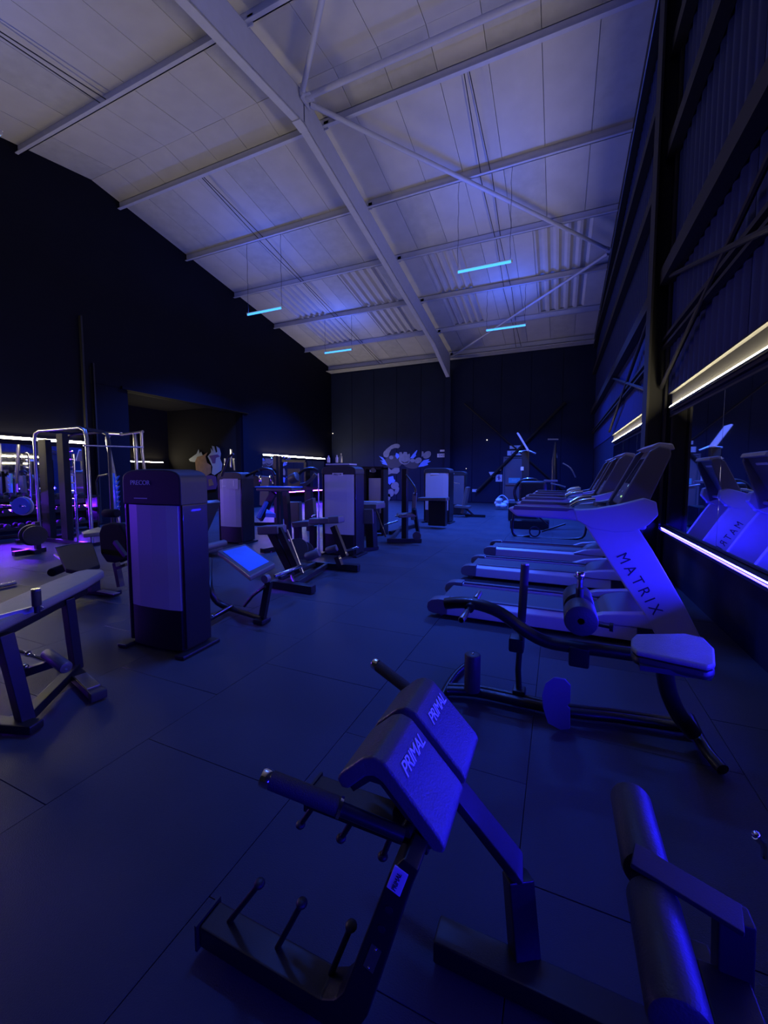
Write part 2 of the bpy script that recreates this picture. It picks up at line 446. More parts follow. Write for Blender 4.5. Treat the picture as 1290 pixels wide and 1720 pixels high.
# sag rods, in pairs at mid-bay
b = B()
for (xa, xb) in ((-9.36, -9.22), (-2.06, -1.86)):
    lst = [YN] + [-1.15] + PUR
    for i, (y0, y1) in enumerate(zip(lst[:-1], lst[1:])):
        if y0 < YR < y1:
            continue
        s = .05 if i % 2 else -.05
        b.tube([(xa + s, y0, zp(y0) + .05), (xa - s * .4, y1, zp(y1) + .05)], .011, 6)
        b.tube([(xb - s, y0, zp(y0) + .07), (xb + s * .4, y1, zp(y1) + .07)], .011, 6)
struct('trim_28', b, PCM)

# ================================================================ LAMPS AND LED STRIPS
def batten(xa, xb, y, z, label, cords, dim=1, beam=116):
    t = thing('tube_light', label, 'lamp', ((xa + xb) / 2, y, z), group='blue tube lights')
    part('light_tube', B().rcyl((xa + .02, y, z), (xb - .02, y, z), .030, 12), TUBE_M, t)
    part('reflector', B().box(((xa + xb) / 2, y, z + .040), (xb - xa, .08, .014), bev=.004), WHT, t)
    part('end_cap', B().cyl((xa, y, z), (xa + .03, y, z), .032, n=12), WHT, t)
    part('end_cap', B().cyl((xb - .03, y, z), (xb, y, z), .032, n=12), WHT, t)
    for (dz, wt, fl) in ((-.04, DOWN_W, 0), (.055, UP_W, math.pi)):
        ld = bpy.data.lights.new('tube_glow', 'AREA'); ld.shape = 'RECTANGLE'; ld.size = xb - xa - .06; ld.size_y = .04
        ld.energy = wt * ((1 if beam < 100 or dim == 1 else .4) if fl else dim); ld.color = LAMP_C; ld.spread = rad(180 if fl else beam)
        lo = bpy.data.objects.new('tube_glow', ld); COL.objects.link(lo); lo.parent = t; lo.location = (0, 0, dz); lo.rotation_euler = (fl, 0, 0)
        lo.visible_camera = False
    for x in cords:
        zt = zp(y) + .02
        pts = [(x + math.sin(k * 1.7) * .012, y, z + (zt - z) * k / 12) for k in range(13)]
        pts[0] = (x, y, z + .02)
        part('hanging_cord', B().tube(pts, .006, 6), PCM, t)
batten(-2.68, -1.24, 11.15, 6.96, 'blue tube light hanging in the right roof bay, nearer of the two there', (-2.66, -1.3))
batten(-2.72, -1.24, 16.07, 7.0, 'blue tube light hanging in the right roof bay crossed by a thin white brace', (-2.68, -1.3))
batten(-9.95, -8.47, 11.15, 6.96, 'blue tube light near the left wall, below the fourth purlin end', (-8.5, -9.9))
batten(-9.93, -8.50, 16.07, 7.0, 'blue tube light in the left roof bay closest to the back wall', (-8.52, -9.88))
batten(-9.65, -8.19, 3.75, 6.86, 'blue tube light cut by the left edge of the photo', (-8.24, -9.6), .12)
batten(-2.75, -1.3, 4.0, 7.0, 'blue tube light hanging above the treadmills, over the top of the frame', (-2.7, -1.35), .10, 66)
#batten(-2.7, -1.25, -1.15, 6.6, 'blue tube light hanging above the place where the photographer stands', (-2.66, -1.3))

def strip(name, pts, r, m, label, grp, house=None, nrm=(1, 0, .6)):
    t = thing(name, label, 'light strip', pts[0], group=grp)
    a, b_ = V(pts[0]), V(pts[-1])
    nv = V(nrm).normalized(); tv = nv.cross(V(0, 1, 0)).normalized() * r * 1.4
    part('led_line', B().quad(a - tv, a + tv, b_ + tv, b_ - tv), m, t)
    part('led_back', B().prism([a - tv - nv * .001, a + tv - nv * .001, a + tv - nv * .012, a - tv - nv * .012], b_ - a), PCM, t)
    if house: part('housing', house, BLK if m is WARM_M else PC, t)
    return t
def warm_right(y0, y1, label):
    h = B().box((XR - .024, (y0 + y1) / 2, 2.53), (.04, y1 - y0 + .02, .26)).box((XR - .046, (y0 + y1) / 2, 2.655), (.085, y1 - y0 + .02, .018)).box((XR - .038, (y0 + y1) / 2, 2.44), (.066, y1 - y0, .02))
    strip('led_strip', [(XR - .060, y0, 2.475), (XR - .060, y1, 2.475)], .020, WARM_M, label, 'warm LED strips', h, (-1, 0, 1.0))
warm_right(0.8, 6.95, 'warm LED strip above the right mirrors, on the near side of the black column')
warm_right(8.25, 13.6, 'warm LED strip above the right mirrors, beyond the black column')
def warm_left(y0, y1, label):
    h = B().box((XL + .024, (y0 + y1) / 2, 2.37), (.04, y1 - y0 + .02, .14)).box((XL + .04, (y0 + y1) / 2, 2.385), (.07, y1 - y0 + .02, .018))
    strip('led_strip', [(XL + .06, y0, 2.42), (XL + .06, y1, 2.42)], .026, WARM_M, label, 'warm LED strips', h, (1, 0, .55))
warm_left(0.5, 7.3, 'warm LED strip on the left wall behind the tall arched rack')
warm_left(15.0, 20.4, 'warm LED strip on the left wall beyond the doorway, near the back corner')
strip('led_strip', [(-17.12, 11.7, 2.07), (-17.12, 13.3, 2.07)], .012, WARM_M, 'short warm LED strip seen through the doorway above the near weight tower', 'warm LED strips', B().box((-17.175, 12.5, 2.07), (.03, 1.7, .09)))
def purp(x, y0, y1, z, label, r=.011):
    s = 1 if x < 0 else -1
    strip('led_strip', [(x, y0, z), (x, y1, z)], r, PURP_M if x > 0 else PURL_M, label, 'violet LED strips', B().box((x + s * .0, (y0 + y1) / 2, z - .035), (.088, y1 - y0 + .02, .03)).box((x + s * .0, (y0 + y1) / 2, z + .024), (.088, y1 - y0 + .02, .006)), (s, 0, .35))  # thin lip above the LED added to keep violet light off the ceiling
purp(XR - .05, -2.0, 7.2, .705, 'violet LED strip under the right mirrors, on the near side of the black column')
purp(XR - .05, 8.0, 13.8, .72, 'short violet LED strip behind the treadmill consoles, beyond the black column')
purp(XL + .06, -3.0, 7.3, .60, 'violet LED strip low on the left wall behind the racks', .014)
purp(XL + .06, 15.0, 20.4, .60, 'violet LED strip low on the left wall beyond the doorway', .014)

# mirrors
def mirrors(x, y0, y1, z0, z1, n, label, grp):
    s = 1 if x < 0 else -1; w = (y1 - y0) / n
    for k in range(n):
        a = y0 + k * w
        t = thing('wall_mirror', label[k] if isinstance(label, list) else label, 'mirror', (x + s * .012, a + w / 2, z0), group=grp)
        part('glass', B().box((x + s * .008, a + w / 2, (z0 + z1) / 2), (.012, w - .006, z1 - z0), bev=.002, seg=1), MIR, t)
        for zz in (z0 - .01, z1 + .01): part('edge_channel', B().box((x + s * .008, a + w / 2, zz), (.02, w - .006, .02)), PCM, t)
mirrors(XR, .7, 7.2, .76, 2.34, 3, ['wall mirror at the right edge of the photo', 'middle wall mirror right of the black column, showing grey treadmill fronts', 'wall mirror touching the near side of the black column, showing a treadmill front'], 'right wall mirrors')
mirrors(XR, 7.9, 13.8, .76, 2.34, 3, ['wall mirror behind the treadmill consoles, beyond the black column, nearest of three', 'wall mirror behind the treadmill consoles, beyond the black column, middle of three', 'wall mirror behind the treadmill consoles, beyond the black column, farthest of three'], 'far right wall mirrors')
mirrors(XL, 1.2, 7.3, .68, 2.27, 3, ['wall mirror on the left wall behind the racks, nearest of three', 'wall mirror on the left wall behind the racks, middle of three', 'wall mirror on the left wall behind the racks, farthest of three'], 'left wall mirrors')
mirrors(XL, 15.0, 20.4, .68, 2.27, 3, ['wall mirror on the left wall between doorway and back corner, nearest of three', 'wall mirror on the left wall between doorway and back corner, middle of three', 'wall mirror on the left wall between doorway and back corner, farthest of three'], 'far left wall mirrors')

# ================================================================ TREADMILLS
def make_treadmill():
    """local: x from the rear (0) to the front (2.4), y = +-.43, z up"""
    t = thing('treadmill', '', 'treadmill', (0, 0, 0))
    part('base_frame', B().box((1.15, 0, .07), (2.2, .70, .08)).cyl((.12, -.36, .035), (.12, .36, .035), .03).cyl((2.2, -.36, .035), (2.2, .36, .035), .03), GRYD, t)
    part('running_belt', B().box((.93, 0, .165), (1.66, .52, .014), bev=.006).cyl((.11, -.26, .142), (.11, .26, .142), .030), BELT, t)
    for s in (-1, 1):
        # side skirt with sloping outer face
        pr = [(.14, s * .435, .045), (.14, s * .30, .045), (.14, s * .30, .19), (.14, s * .345, .20), (.14, s * .425, .165)]
        part('side_rail', B().prism(pr, (1.75, 0, 0), bev=.012), GRY, t)
        pc = [(.0, .06), (-.02, .10), (-.01, .16), (.03, .19), (.10, .205), (.20, .208), (.20, .05), (.05, .045)]
        part('rear_end_cap', B().prism([(x, s * .44, z) for x, z in pc], (0, -s * .15, 0), bev=.012), GRYD, t)
        part('tread_strip', B().box((1.02, s * .325, .206), (1.62, .05, .006)), GRYD, t)
        # curved arm where deck meets the motor cover
        part('cover_wing', B().prism([(1.45, s * .44, .19), (1.62, s * .44, .255), (1.95, s * .44, .30), (2.05, s * .44, .30), (2.15, s * .44, .17), (1.7, s * .44, .17)], (0, -s * .10, 0), bev=.015), GRY, t)
    mc = [(1.62, .17), (1.70, .24), (1.88, .285), (2.15, .27), (2.33, .17), (2.35, .06), (1.62, .06)]
    part('motor_cover', B().prism([(x, -.36, z) for x, z in mc], (0, .72, 0), bev=.03, seg=3), GRYD, t)
    for s in (-1, 1):
        y = s * .445
        up_ = [(1.44, 1.06), (1.85, 1.06), (1.97, .86), (2.22, .40), (2.40, .02), (2.08, .02), (1.92, .32), (1.72, .62)]
        u = part('upright', B().prism([(x, y, z) for x, z in up_], (0, -s * .075, 0), bev=.018, seg=2), GRY, t)
        if s < 0:
            a, b_ = V(1.66, y - .0016, .93), V(2.10, y - .0016, .20)
        else:
            a, b_ = V(2.10, y + .0016, .20), V(1.66, y + .0016, .93)
        d = (b_ - a).normalized(); yd = d.cross(V(0, s, 0)) * -1
        if s < 0: text('lettering', 'MATRIX', .125, (a + b_) / 2, d, V(0, -1, 0).cross(d), DPRNT, u, spacing=1.55, sx=.92)
        else: text('lettering', 'MATRIX', .125, (a + b_) / 2, d, V(0, 1, 0).cross(d), DPRNT, u, spacing=1.55, sx=.92)
        # handrail: long, ending behind; lower fairing towards the console
        hr = [(.78, 1.175), (.84, 1.20), (1.55, 1.185), (1.76, 1.20), (1.92, 1.15), (1.92, 1.03), (1.70, 1.02), (1.42, 1.075), (1.30, 1.09), (.86, 1.105)]
        h = part('handrail', B().prism([(x, y, z) for x, z in hr], (0, -s * .085, 0), bev=.022, seg=3), GRY, t)
        part('grip_cover', B().prism([(.83, y + s * .002, 1.165), (.84, y + s * .002, 1.206), (1.36, y + s * .002, 1.194), (1.30, y + s * .002, 1.165)], (0, -s * .089, 0), bev=.006), GRYD, h)
        yf = y + s * .006
        part('fairing', B().prism([(1.36, yf, 1.18), (1.52, yf, 1.195), (1.70, yf, 1.235), (1.90, yf, 1.30), (1.98, yf, 1.27), (2.0, yf, 1.16), (1.93, yf, 1.07), (1.82, yf, 1.01), (1.68, yf, .995), (1.50, yf, 1.02), (1.38, yf, 1.09)], (0, -s * .12, 0), bev=.012), GRY, t)
        part('sensor_grip', B().tube([(1.34, s * .22, 1.20), (1.42, s * .24, 1.25), (1.54, s * .25, 1.27)], .019, 10, sub=3), CHR, t, 'chrome pulse grip')
    part('crossbar', B().rcyl((1.36, -.36, 1.155), (1.36, .36, 1.155), .026, 12).box((1.62, 0, 1.15), (.5, .70, .05), bev=.02), GRYD, t)
    part('cup_holder', B().disc((1.62, -.26, 1.19), (0, 0, 1), .06, .05, 18, hole=.045), GRYD, t)
    part('cup_holder', B().disc((1.62, .26, 1.19), (0, 0, 1), .06, .05, 18, hole=.045), GRYD, t)
    # console mast and head: leans forward
    a, b_ = V(1.72, 0, 1.14), V(2.03, 0, 1.72); d = (b_ - a).normalized(); nrm = V(-d.z, 0, d.x)
    for s in (-1, 1):
        part('console_arm', B().prism([(1.74, s * .36, 1.12), (1.70, s * .36, 1.22), (1.93, s * .36, 1.70), (2.0, s * .36, 1.745), (2.08, s * .36, 1.72), (2.09, s * .36, 1.66), (1.93, s * .36, 1.22), (1.90, s * .36, 1.06)], (0, -s * .045, 0), bev=.018, seg=2), GRYD, t)
    Rm = Matrix((d, V(0, 1, 0), -nrm)).transposed()
    hd = part('console', B().box((a + b_) / 2 + d * .04, (.58, .64, .055), Rm, bev=.025, seg=3), GRYD, t)
    part('display', B().box((a + b_) / 2 + d * .10 + nrm * .029, (.26, .46, .004), Rm), SCRN, hd)
    part('key_panel', B().box((a + b_) / 2 - d * .15 + nrm * .029, (.14, .50, .004), Rm), GRYD, hd)
    for k in range(5):
        part('key', B().box((a + b_) / 2 - d * (.12 + .05 * (k % 2)) + nrm * .033 + V(0, -.2 + .1 * k, 0), (.018, .05, .006), Rm), SCRG if k == 1 else GRY, hd)
    part('readout', B().box((a + b_) / 2 - d * .055 + nrm * .032 + V(0, -.12, 0), (.02, .09, .003), Rm), SCRL, hd)
    part('visor', B().prism([(1.93, -.33, 1.735), (2.0, -.33, 1.775), (2.10, -.33, 1.76), (2.12, -.33, 1.71), (2.05, -.33, 1.70)], (0, .66, 0), bev=.012), GRY, t)
    part('back_label', B().box(b_ - nrm * .032 - d * .09, (.03, .3, .004), Rm), WHT, t)
    return t
tm = make_treadmill()
TL = ['grey treadmill nearest the camera, its slanted upright lettered and lit violet', 'middle one of the three grey treadmills along the mirrors', 'grey treadmill beside the black wall column, farthest of the three']
TY = [4.43, 6.13, 7.75]
for i, y in enumerate(TY):
    o = tm if i == 0 else clone(tm)
    put(o, (-1.22 + (0, -.02, .03)[i], y, 0), 0, TL[i], 'treadmills along the mirror wall')

# ================================================================ FOREGROUND: split-pad glute bench
g = thing('glute_ham_bench', 'black split-pad bench in the foreground with white print on its two violet-lit pads', 'gym bench', (-.4, 1.13, 0))
prof = [(-.535, .668), (-.522, .69), (-.455, .752), (-.425, .764), (-.392, .756), (-.24, .603), (-.228, .583), (-.235, .565), (-.262, .562), (-.40, .70), (-.425, .708), (-.447, .70), (-.50, .648), (-.52, .645)]
for (y0, y1) in ((.905, 1.118), (1.148, 1.36)):
    pd = part('pad', B().prism([(x, y0, z) for x, z in prof], (0, y1 - y0, 0), bev=.008, seg=3), VIN, g)
    part('pad_board', B().prism([(x, y0 + .015, z) for x, z in [(-.50, .645), (-.447, .698), (-.425, .705), (-.40, .697), (-.262, .56), (-.275, .55), (-.41, .68), (-.44, .68), (-.49, .635)]], (0, y1 - y0 - .03, 0)), PCM, pd)
    sl = V(1, 0, -1.0).normalized(); nn = V(1, 0, 1).normalized()
    text('lettering', 'PRIMAL', .05, V(-.352, (y0 + y1) / 2 + .005, .7145) + nn * .002, V(0, 1, 0), -sl, PRNT, pd, shear=.35, spacing=.92, sx=1.0)
part('carriage', B().prism([(-.43, 1.04, .68), (-.40, 1.04, .69), (-.25, 1.04, .54), (-.31, 1.04, .44), (-.37, 1.04, .46)], (0, .18, 0), bev=.006).box((-.36, 1.13, .56), (.07, .34, .05), bev=.01), PC, g)
for s in (-1, 1):
    a, m_, e = V(-.33, 1.13 + s * .245, .60), V(-.49, 1.13 + s * .29, .655), V(-.685, 1.13 + s * .345, .715)
    d = (e - a).normalized()
    h = part('handle', B().cyl(a, e, .0165), PC, g)
    part('rubber_grip', B().cyl(m_, e - d * .024, .0225), GRIP, h)
    part('end_cap', B().rcyl(e - d * .026, e + d * .004, .0225), CHR, h, 'polished chrome cap')
    part('collar', B().cyl(m_ - d * .008, m_, .0245), CHR, h)
    part('handle_bracket', B().tube([a, V(-.33, 1.13 + s * .1, .55), V(-.34, 1.13, .53)], .018, 10), PC, g)
# C-shaped peg frame
bar = [(-.985, .03), (-.985, .10), (-.545, .10), (-.50, .125), (-.475, .16), (-.345, .55), (-.31, .60), (-.27, .585), (-.29, .53), (-.405, .13), (-.44, .06), (-.50, .03)]
fr = part('frame_plate', B().prism([(x, .825, z) for x, z in bar], (0, .085, 0), bev=.008), PC, g)
dd = V(.13, 0, .39).normalized(); nn = V(-dd.z, 0, dd.x)
Rp = Matrix((dd, V(0, 1, 0), -nn)).transposed()
Rp = Matrix((dd, V(0, 1, 0), dd.cross(V(0, 1, 0)))).transposed()
yf = .8245
part('name_plaque', B().box((-.323, yf, .54), (.068, .004, .036), Rp, bev=.0015), WHT, fr, 'small white maker plaque')
text('plaque_print', 'PRIMAL', .016, (-.323, yf - .004, .54), dd, V(0, -1, 0).cross(dd), DPRNT, fr, depth=.0005)
part('rating_plate', B().box((-.389, yf, .305), (.075, .003, .028), Rp), CHRD, fr)
for s in (-1, 1): part('rivet', B().ball(V(-.389, yf - .002, .305) + dd * .03 * s, .0035, n=8), CHR, fr)
for k in (0, 1): part('frame_hole', B().cyl((-.345 - .02 * k, yf - .001, .455 - .06 * k), (-.345 - .02 * k, yf + .001, .455 - .06 * k), .010, n=14), BLK, fr)
part('end_plate', B().box((-.99, .867, .065), (.008, .10, .085)), PCM, fr)
for k in range(4): part('bolt', B().ball((-.995, .84 + .055 * (k % 2), .045 + .045 * (k // 2)), .006, n=8), CHR, fr)
part('top_bar', B().box((-.50, 1.04, .475), (.40, .09, .05), bev=.006).box((-.70, 1.04, .475), (.008, .10, .06)), PC, g)
for (a, e) in (((385, 1548), (436, 1484)), ((466, 1592), (507, 1517)), ((556, 1636), (590, 1555))):
    p = at(*a, z=.098); q = at(*e, z=.23); q.y = p.y + .01
    q = at(*e, Y=p.y + .015)
    pg = part('band_peg', B().cyl(p, q, .0085), PC, g)
    part('peg_knob', B().ball(q, .017, (1, 1, .7)), PCM, pg)
for (a, e) in (((528, 1352), (505, 1385)), ((592, 1378), (573, 1408)), ((662, 1392), (643, 1438))):
    p = at(*a, z=.455); q = at(*e, Y=p.y - .01)
    pg = part('band_peg', B().cyl(p, q, .0085), PC, g)
    part('peg_knob', B().ball(q, .016, (1, 1, .7)), PCM, pg)
part('base_beam', B().box((.04, 1.13, .05), (.7, .09, .07), bev=.008), PC, g)
part('front_foot', B().box((.42, 1.13, .03), (.09, .62, .06), bev=.01), PC, g)
part('rail', B().beam((-.31, 1.22, .52), (-.075, 1.24, .27), .105, .03, bev=.006), PCM, g)
part('rail_post', B().beam((-.08, 1.22, .27), (-.05, 1.17, .05), .08, .06, bev=.006), PC, g)
# ankle rollers on their arm
ar = part('ankle_arm', B().beam((.205, 1.155, .512), (.415, 1.10, .485), .075, .014, bev=.003).beam((.40, 1.11, .49), (.42, 1.13, .05), .07, .05, (0, 1, 0), bev=.006).cyl((.245, .86, .44), (.245, 1.47, .44), .014), PCM, g)
for (y0, y1) in ((.86, 1.125), (1.185, 1.46)):
    part('ankle_roller', B().rcyl((.245, y0, .445), (.245, y1, .445), .058, 28, e=.012), VINR, g)
part('adjuster', B().tube([at(1268, 1405, z=.45), at(1283, 1420, z=.42), at(1284, 1440, z=.38)], .008, 8).ball(at(1270, 1403, z=.45), .012), CHR, g, 'chrome adjusting pin')
part('ankle_foot_plate', B().box(at(1235, 1700, z=.34), (.10, .16, .02), bev=.006), PC, g)

# ================================================================ curved-spine bench
c = thing('hyperextension_bench', 'black bench with curved tube spine, grey seat and thigh roller before the treadmills', 'gym bench', (.05, 2.6, 0))
YS = 2.6
sp = [at(x, y, Y=YS) for x, y in ((748, 1014), (775, 1012), (806, 1016), (842, 1030), (880, 1058), (915, 1077), (955, 1085), (1010, 1092), (1070, 1100), (1120, 1104))]
part('spine_tube', B().tube(sp, .038, 14, sub=3), PC, c)
e0 = at(792, 1014, Y=YS)
hb = part('handlebar', B().cyl(e0 + V(0, -.30, -.01), e0 + V(0, .30, -.01), .014).cyl(e0 + V(0, -.075, -.01), e0 + V(0, .075, -.01), .03), PC, c)
for s in (-1, 1): part('rubber_grip', B().rcyl(e0 + V(0, s * .14, -.01), e0 + V(0, s * .30, -.01), .020), CHRD, hb)
bt = [at(x, y, z=.055) for x, y in ((750, 1160), (800, 1163), (880, 1180), (960, 1197), (1040, 1206), (1150, 1222))]
part('base_tube', B().tube(bt, .030, 12, sub=3), PC, c)
part('base_tube', B().tube([p + V(0, .06, 0) for p in bt], .022, 12, sub=3), PC, c)
part('curved_foot', B().tube([at(x, y, z=.03) for x, y in ((722, 1215), (738, 1180), (752, 1152), (768, 1130), (790, 1112))], .024, 10, sub=3), PC, c)
rp = at(793, 1160, z=.08); rtop = at(793, 1098, Y=rp.y)
part('foot_roller', B().rcyl(rp, V(rp.x, rp.y, rtop.z), .052, 26, e=.01), VINR, c)
part('roller_cap', B().ball((rp.x, rp.y, rtop.z + .001), .010, (1, 1, .4), 8), CHR, c)
vp = at(872, 1163, z=.07); vt = at(882, 950, Y=vp.y); vg = at(876, 1045, Y=vp.y)
mt = part('mast', B().tube([vp, V(vp.x - .01, vp.y, vp.z + .15), vg, vt], .019, 12), PC, c)
part('mast_grip', B().rcyl(vg, vt + (vt - vg).normalized() * .01, .026, 18), GRIP, mt)
part('mast_cap', B().cyl(vt, vt + V(0, 0, .014), .024), CHRD, mt)
part('mast_socket', B().box(vp + V(0, 0, -.01), (.08, .09, .08), bev=.01), PC, c)
part('mast_socket', B().box(at(868, 1080, Y=YS + .02), (.09, .11, .09), bev=.012), PC, c)
seat = [at(x, y, z=.63) for x, y in ((1060, 1072), (1068, 1064), (1150, 1063), (1182, 1070), (1200, 1088), (1202, 1114), (1190, 1118), (1068, 1092), (1060, 1084))]
part('seat', B().prism(seat, (0, 0, -.03), bev=.012, seg=3), VINL, c, 'grey vinyl seat pad')
part('seat_shell', B().prism([p - V(0, 0, .031) for p in seat], (0, 0, -.05), bev=.02), PCM, c)
part('seat_board', B().prism([at(x, y, z=.57) for x, y in ((1070, 1100), (1190, 1095), (1196, 1135), (1075, 1118))], (0, 0, -.025)), PCM, c)
leg = [at(1115, 1118, Y=2.45), at(1122, 1160, Y=2.5), at(1140, 1200, Y=2.56), at(1165, 1232, z=.10)]
part('rear_leg', B().tube(leg, .042, 12, sub=4), PC, c)
part('rear_foot', B().tube([at(1158, 1205, z=.06), at(1172, 1235, z=.06), at(1190, 1265, z=.05), at(1214, 1293, z=.035)], .030, 12, sub=3), PC, c)
ra = at(976, 1044, Y=2.42); rb = V(ra.x + .0, 2.92, ra.z)
ro = part('thigh_roller', B().rcyl(ra, V(ra.x, 2.60, ra.z), .088, 30, e=.014), VINR, c)
part('thigh_roller', B().rcyl(V(ra.x, 2.68, ra.z), rb, .088, 30, e=.014), VINR, c)
part('roller_axle', B().cyl(ra, rb, .018).cyl(V(ra.x, 2.64, ra.z - .12), V(ra.x, 2.64, ra.z + .13), .022), PC, c)
part('roller_post', B().cyl(V(ra.x, 2.66, ra.z + .11), V(ra.x, 2.66, ra.z + .20), .017).rcyl(V(ra.x, 2.66, ra.z + .18), V(ra.x, 2.66, ra.z + .225), .024), CHR, c, 'chrome adjusting post')
part('adjuster_knob', B().cyl(V(ra.x + .07, 2.5, ra.z - .03), V(ra.x + .15, 2.48, ra.z - .03), .010).disc(V(ra.x + .155, 2.48, ra.z - .03), (1, -.2, 0), .024, .018, 16), PC, c)
part('spine_clamp', B().box(at(972, 1100, Y=YS), (.11, .10, .12), bev=.012), PC, c)
fpx = [(930, 1138), (948, 1141), (958, 1152), (957, 1181), (952, 1186), (957, 1191), (957, 1235), (920, 1215), (912, 1190), (910, 1168), (916, 1148)]
part('foot_plate', B().prism([at(x, y, Y=2.42 + (x - 910) * .0022) for x, y in fpx], (.004, .015, .0), bev=.003), GRYD, c, 'grey notched foot plate')

# ================================================================ left foreground bench
l = thing('leg_lift_bench', 'black bench with long grey pad and grip post at the left edge', 'gym bench', (-3.0, 1.5, 0))
A_, E_ = V(-2.99, 1.10, .66), V(-3.44, 2.02, .735)
d = (E_ - A_).normalized(); sd = d.cross(V(0, 0, 1)).normalized()
pa = [A_ + sd * .13, A_ + d * .72 + sd * .14, E_ - d * .06 + sd * .11, E_ + sd * .06, E_ - sd * .06, E_ - d * .06 - sd * .11, A_ + d * .72 - sd * .14, A_ - sd * .13]
part('pad', B().prism(pa, (0, 0, -.06), bev=.02, seg=3), VINL, l, 'long grey vinyl pad')
part('pad_board', B().beam(A_ + V(0, 0, -.075), E_ + V(0, 0, -.075) - d * .08, .16, .02), PCM, l)
part('top_beam', B().beam(A_ + V(0, 0, -.12) - d * .1, E_ + V(0, 0, -.12) - d * .14, .06, .07, bev=.006), PC, l)
part('rear_post', B().beam((-3.27, 1.72, .60), (-3.28, 1.76, .05), .08, .06, (0, 1, 0), bev=.006), PC, l)
part('front_post', B().beam((-2.92, 1.20, .58), (-2.86, 1.25, .04), .085, .07, (0, 1, 0), bev=.006), PC, l)
part('base_beam', B().beam((-2.86, 1.25, .06), (-3.28, 1.76, .06), .07, .06, bev=.006), PC, l)
ft = part('rear_foot', B().beam((-3.55, 1.80, .04), (-2.76, 1.60, .04), .09, .055, bev=.01), PC, l)
part('foot_cap', B().beam((-2.80, 1.61, .04), (-2.74, 1.595, .04), .098, .062, bev=.012), GRIP, ft)
part('scuff_plate', B().beam((-3.10, 1.685, .070), (-2.84, 1.62, .070), .075, .006), CHRD, ft)
part('front_foot', B().beam((-3.15, 1.12, .035), (-2.74, 1.25, .035), .09, .055, bev=.012), PC, l)
rl = at(78, 1098, z=.30); rq = at(112, 1122, z=.26)
part('shin_roller', B().rcyl(rl, rq, .038, 20), VIN, l)
part('roller_axle', B().cyl(at(20, 1090, z=.30), rq, .012).ball(at(47, 1098, z=.31), .02).ball(at(43, 1120, z=.26), .018), CHR, l)
part('roller_arm', B().beam(at(10, 1140, z=.2), at(100, 1110, z=.25), .04, .05), PC, l)
gp = at(62, 1018, z=.70); gt = V(gp.x, gp.y, .80)
h = part('grip_post', B().cyl(gp + V(0, 0, -.04), gt, .016), PC, l)
part('rubber_grip', B().rcyl(gp, gt, .024), GRIP, h)
part('grip_cap', B().cyl(gt - V(0, 0, .006), gt + V(0, 0, .008), .0245), CHR, h, 'chrome cap')
part('side_bar', B().beam(at(-30, 1046, z=.67), at(56, 1023, z=.67), .012, .035), CHRD, l, 'pale steel side bar')
part('pop_pin', B().ball(at(70, 1021, z=.68), .012), CHR, l)

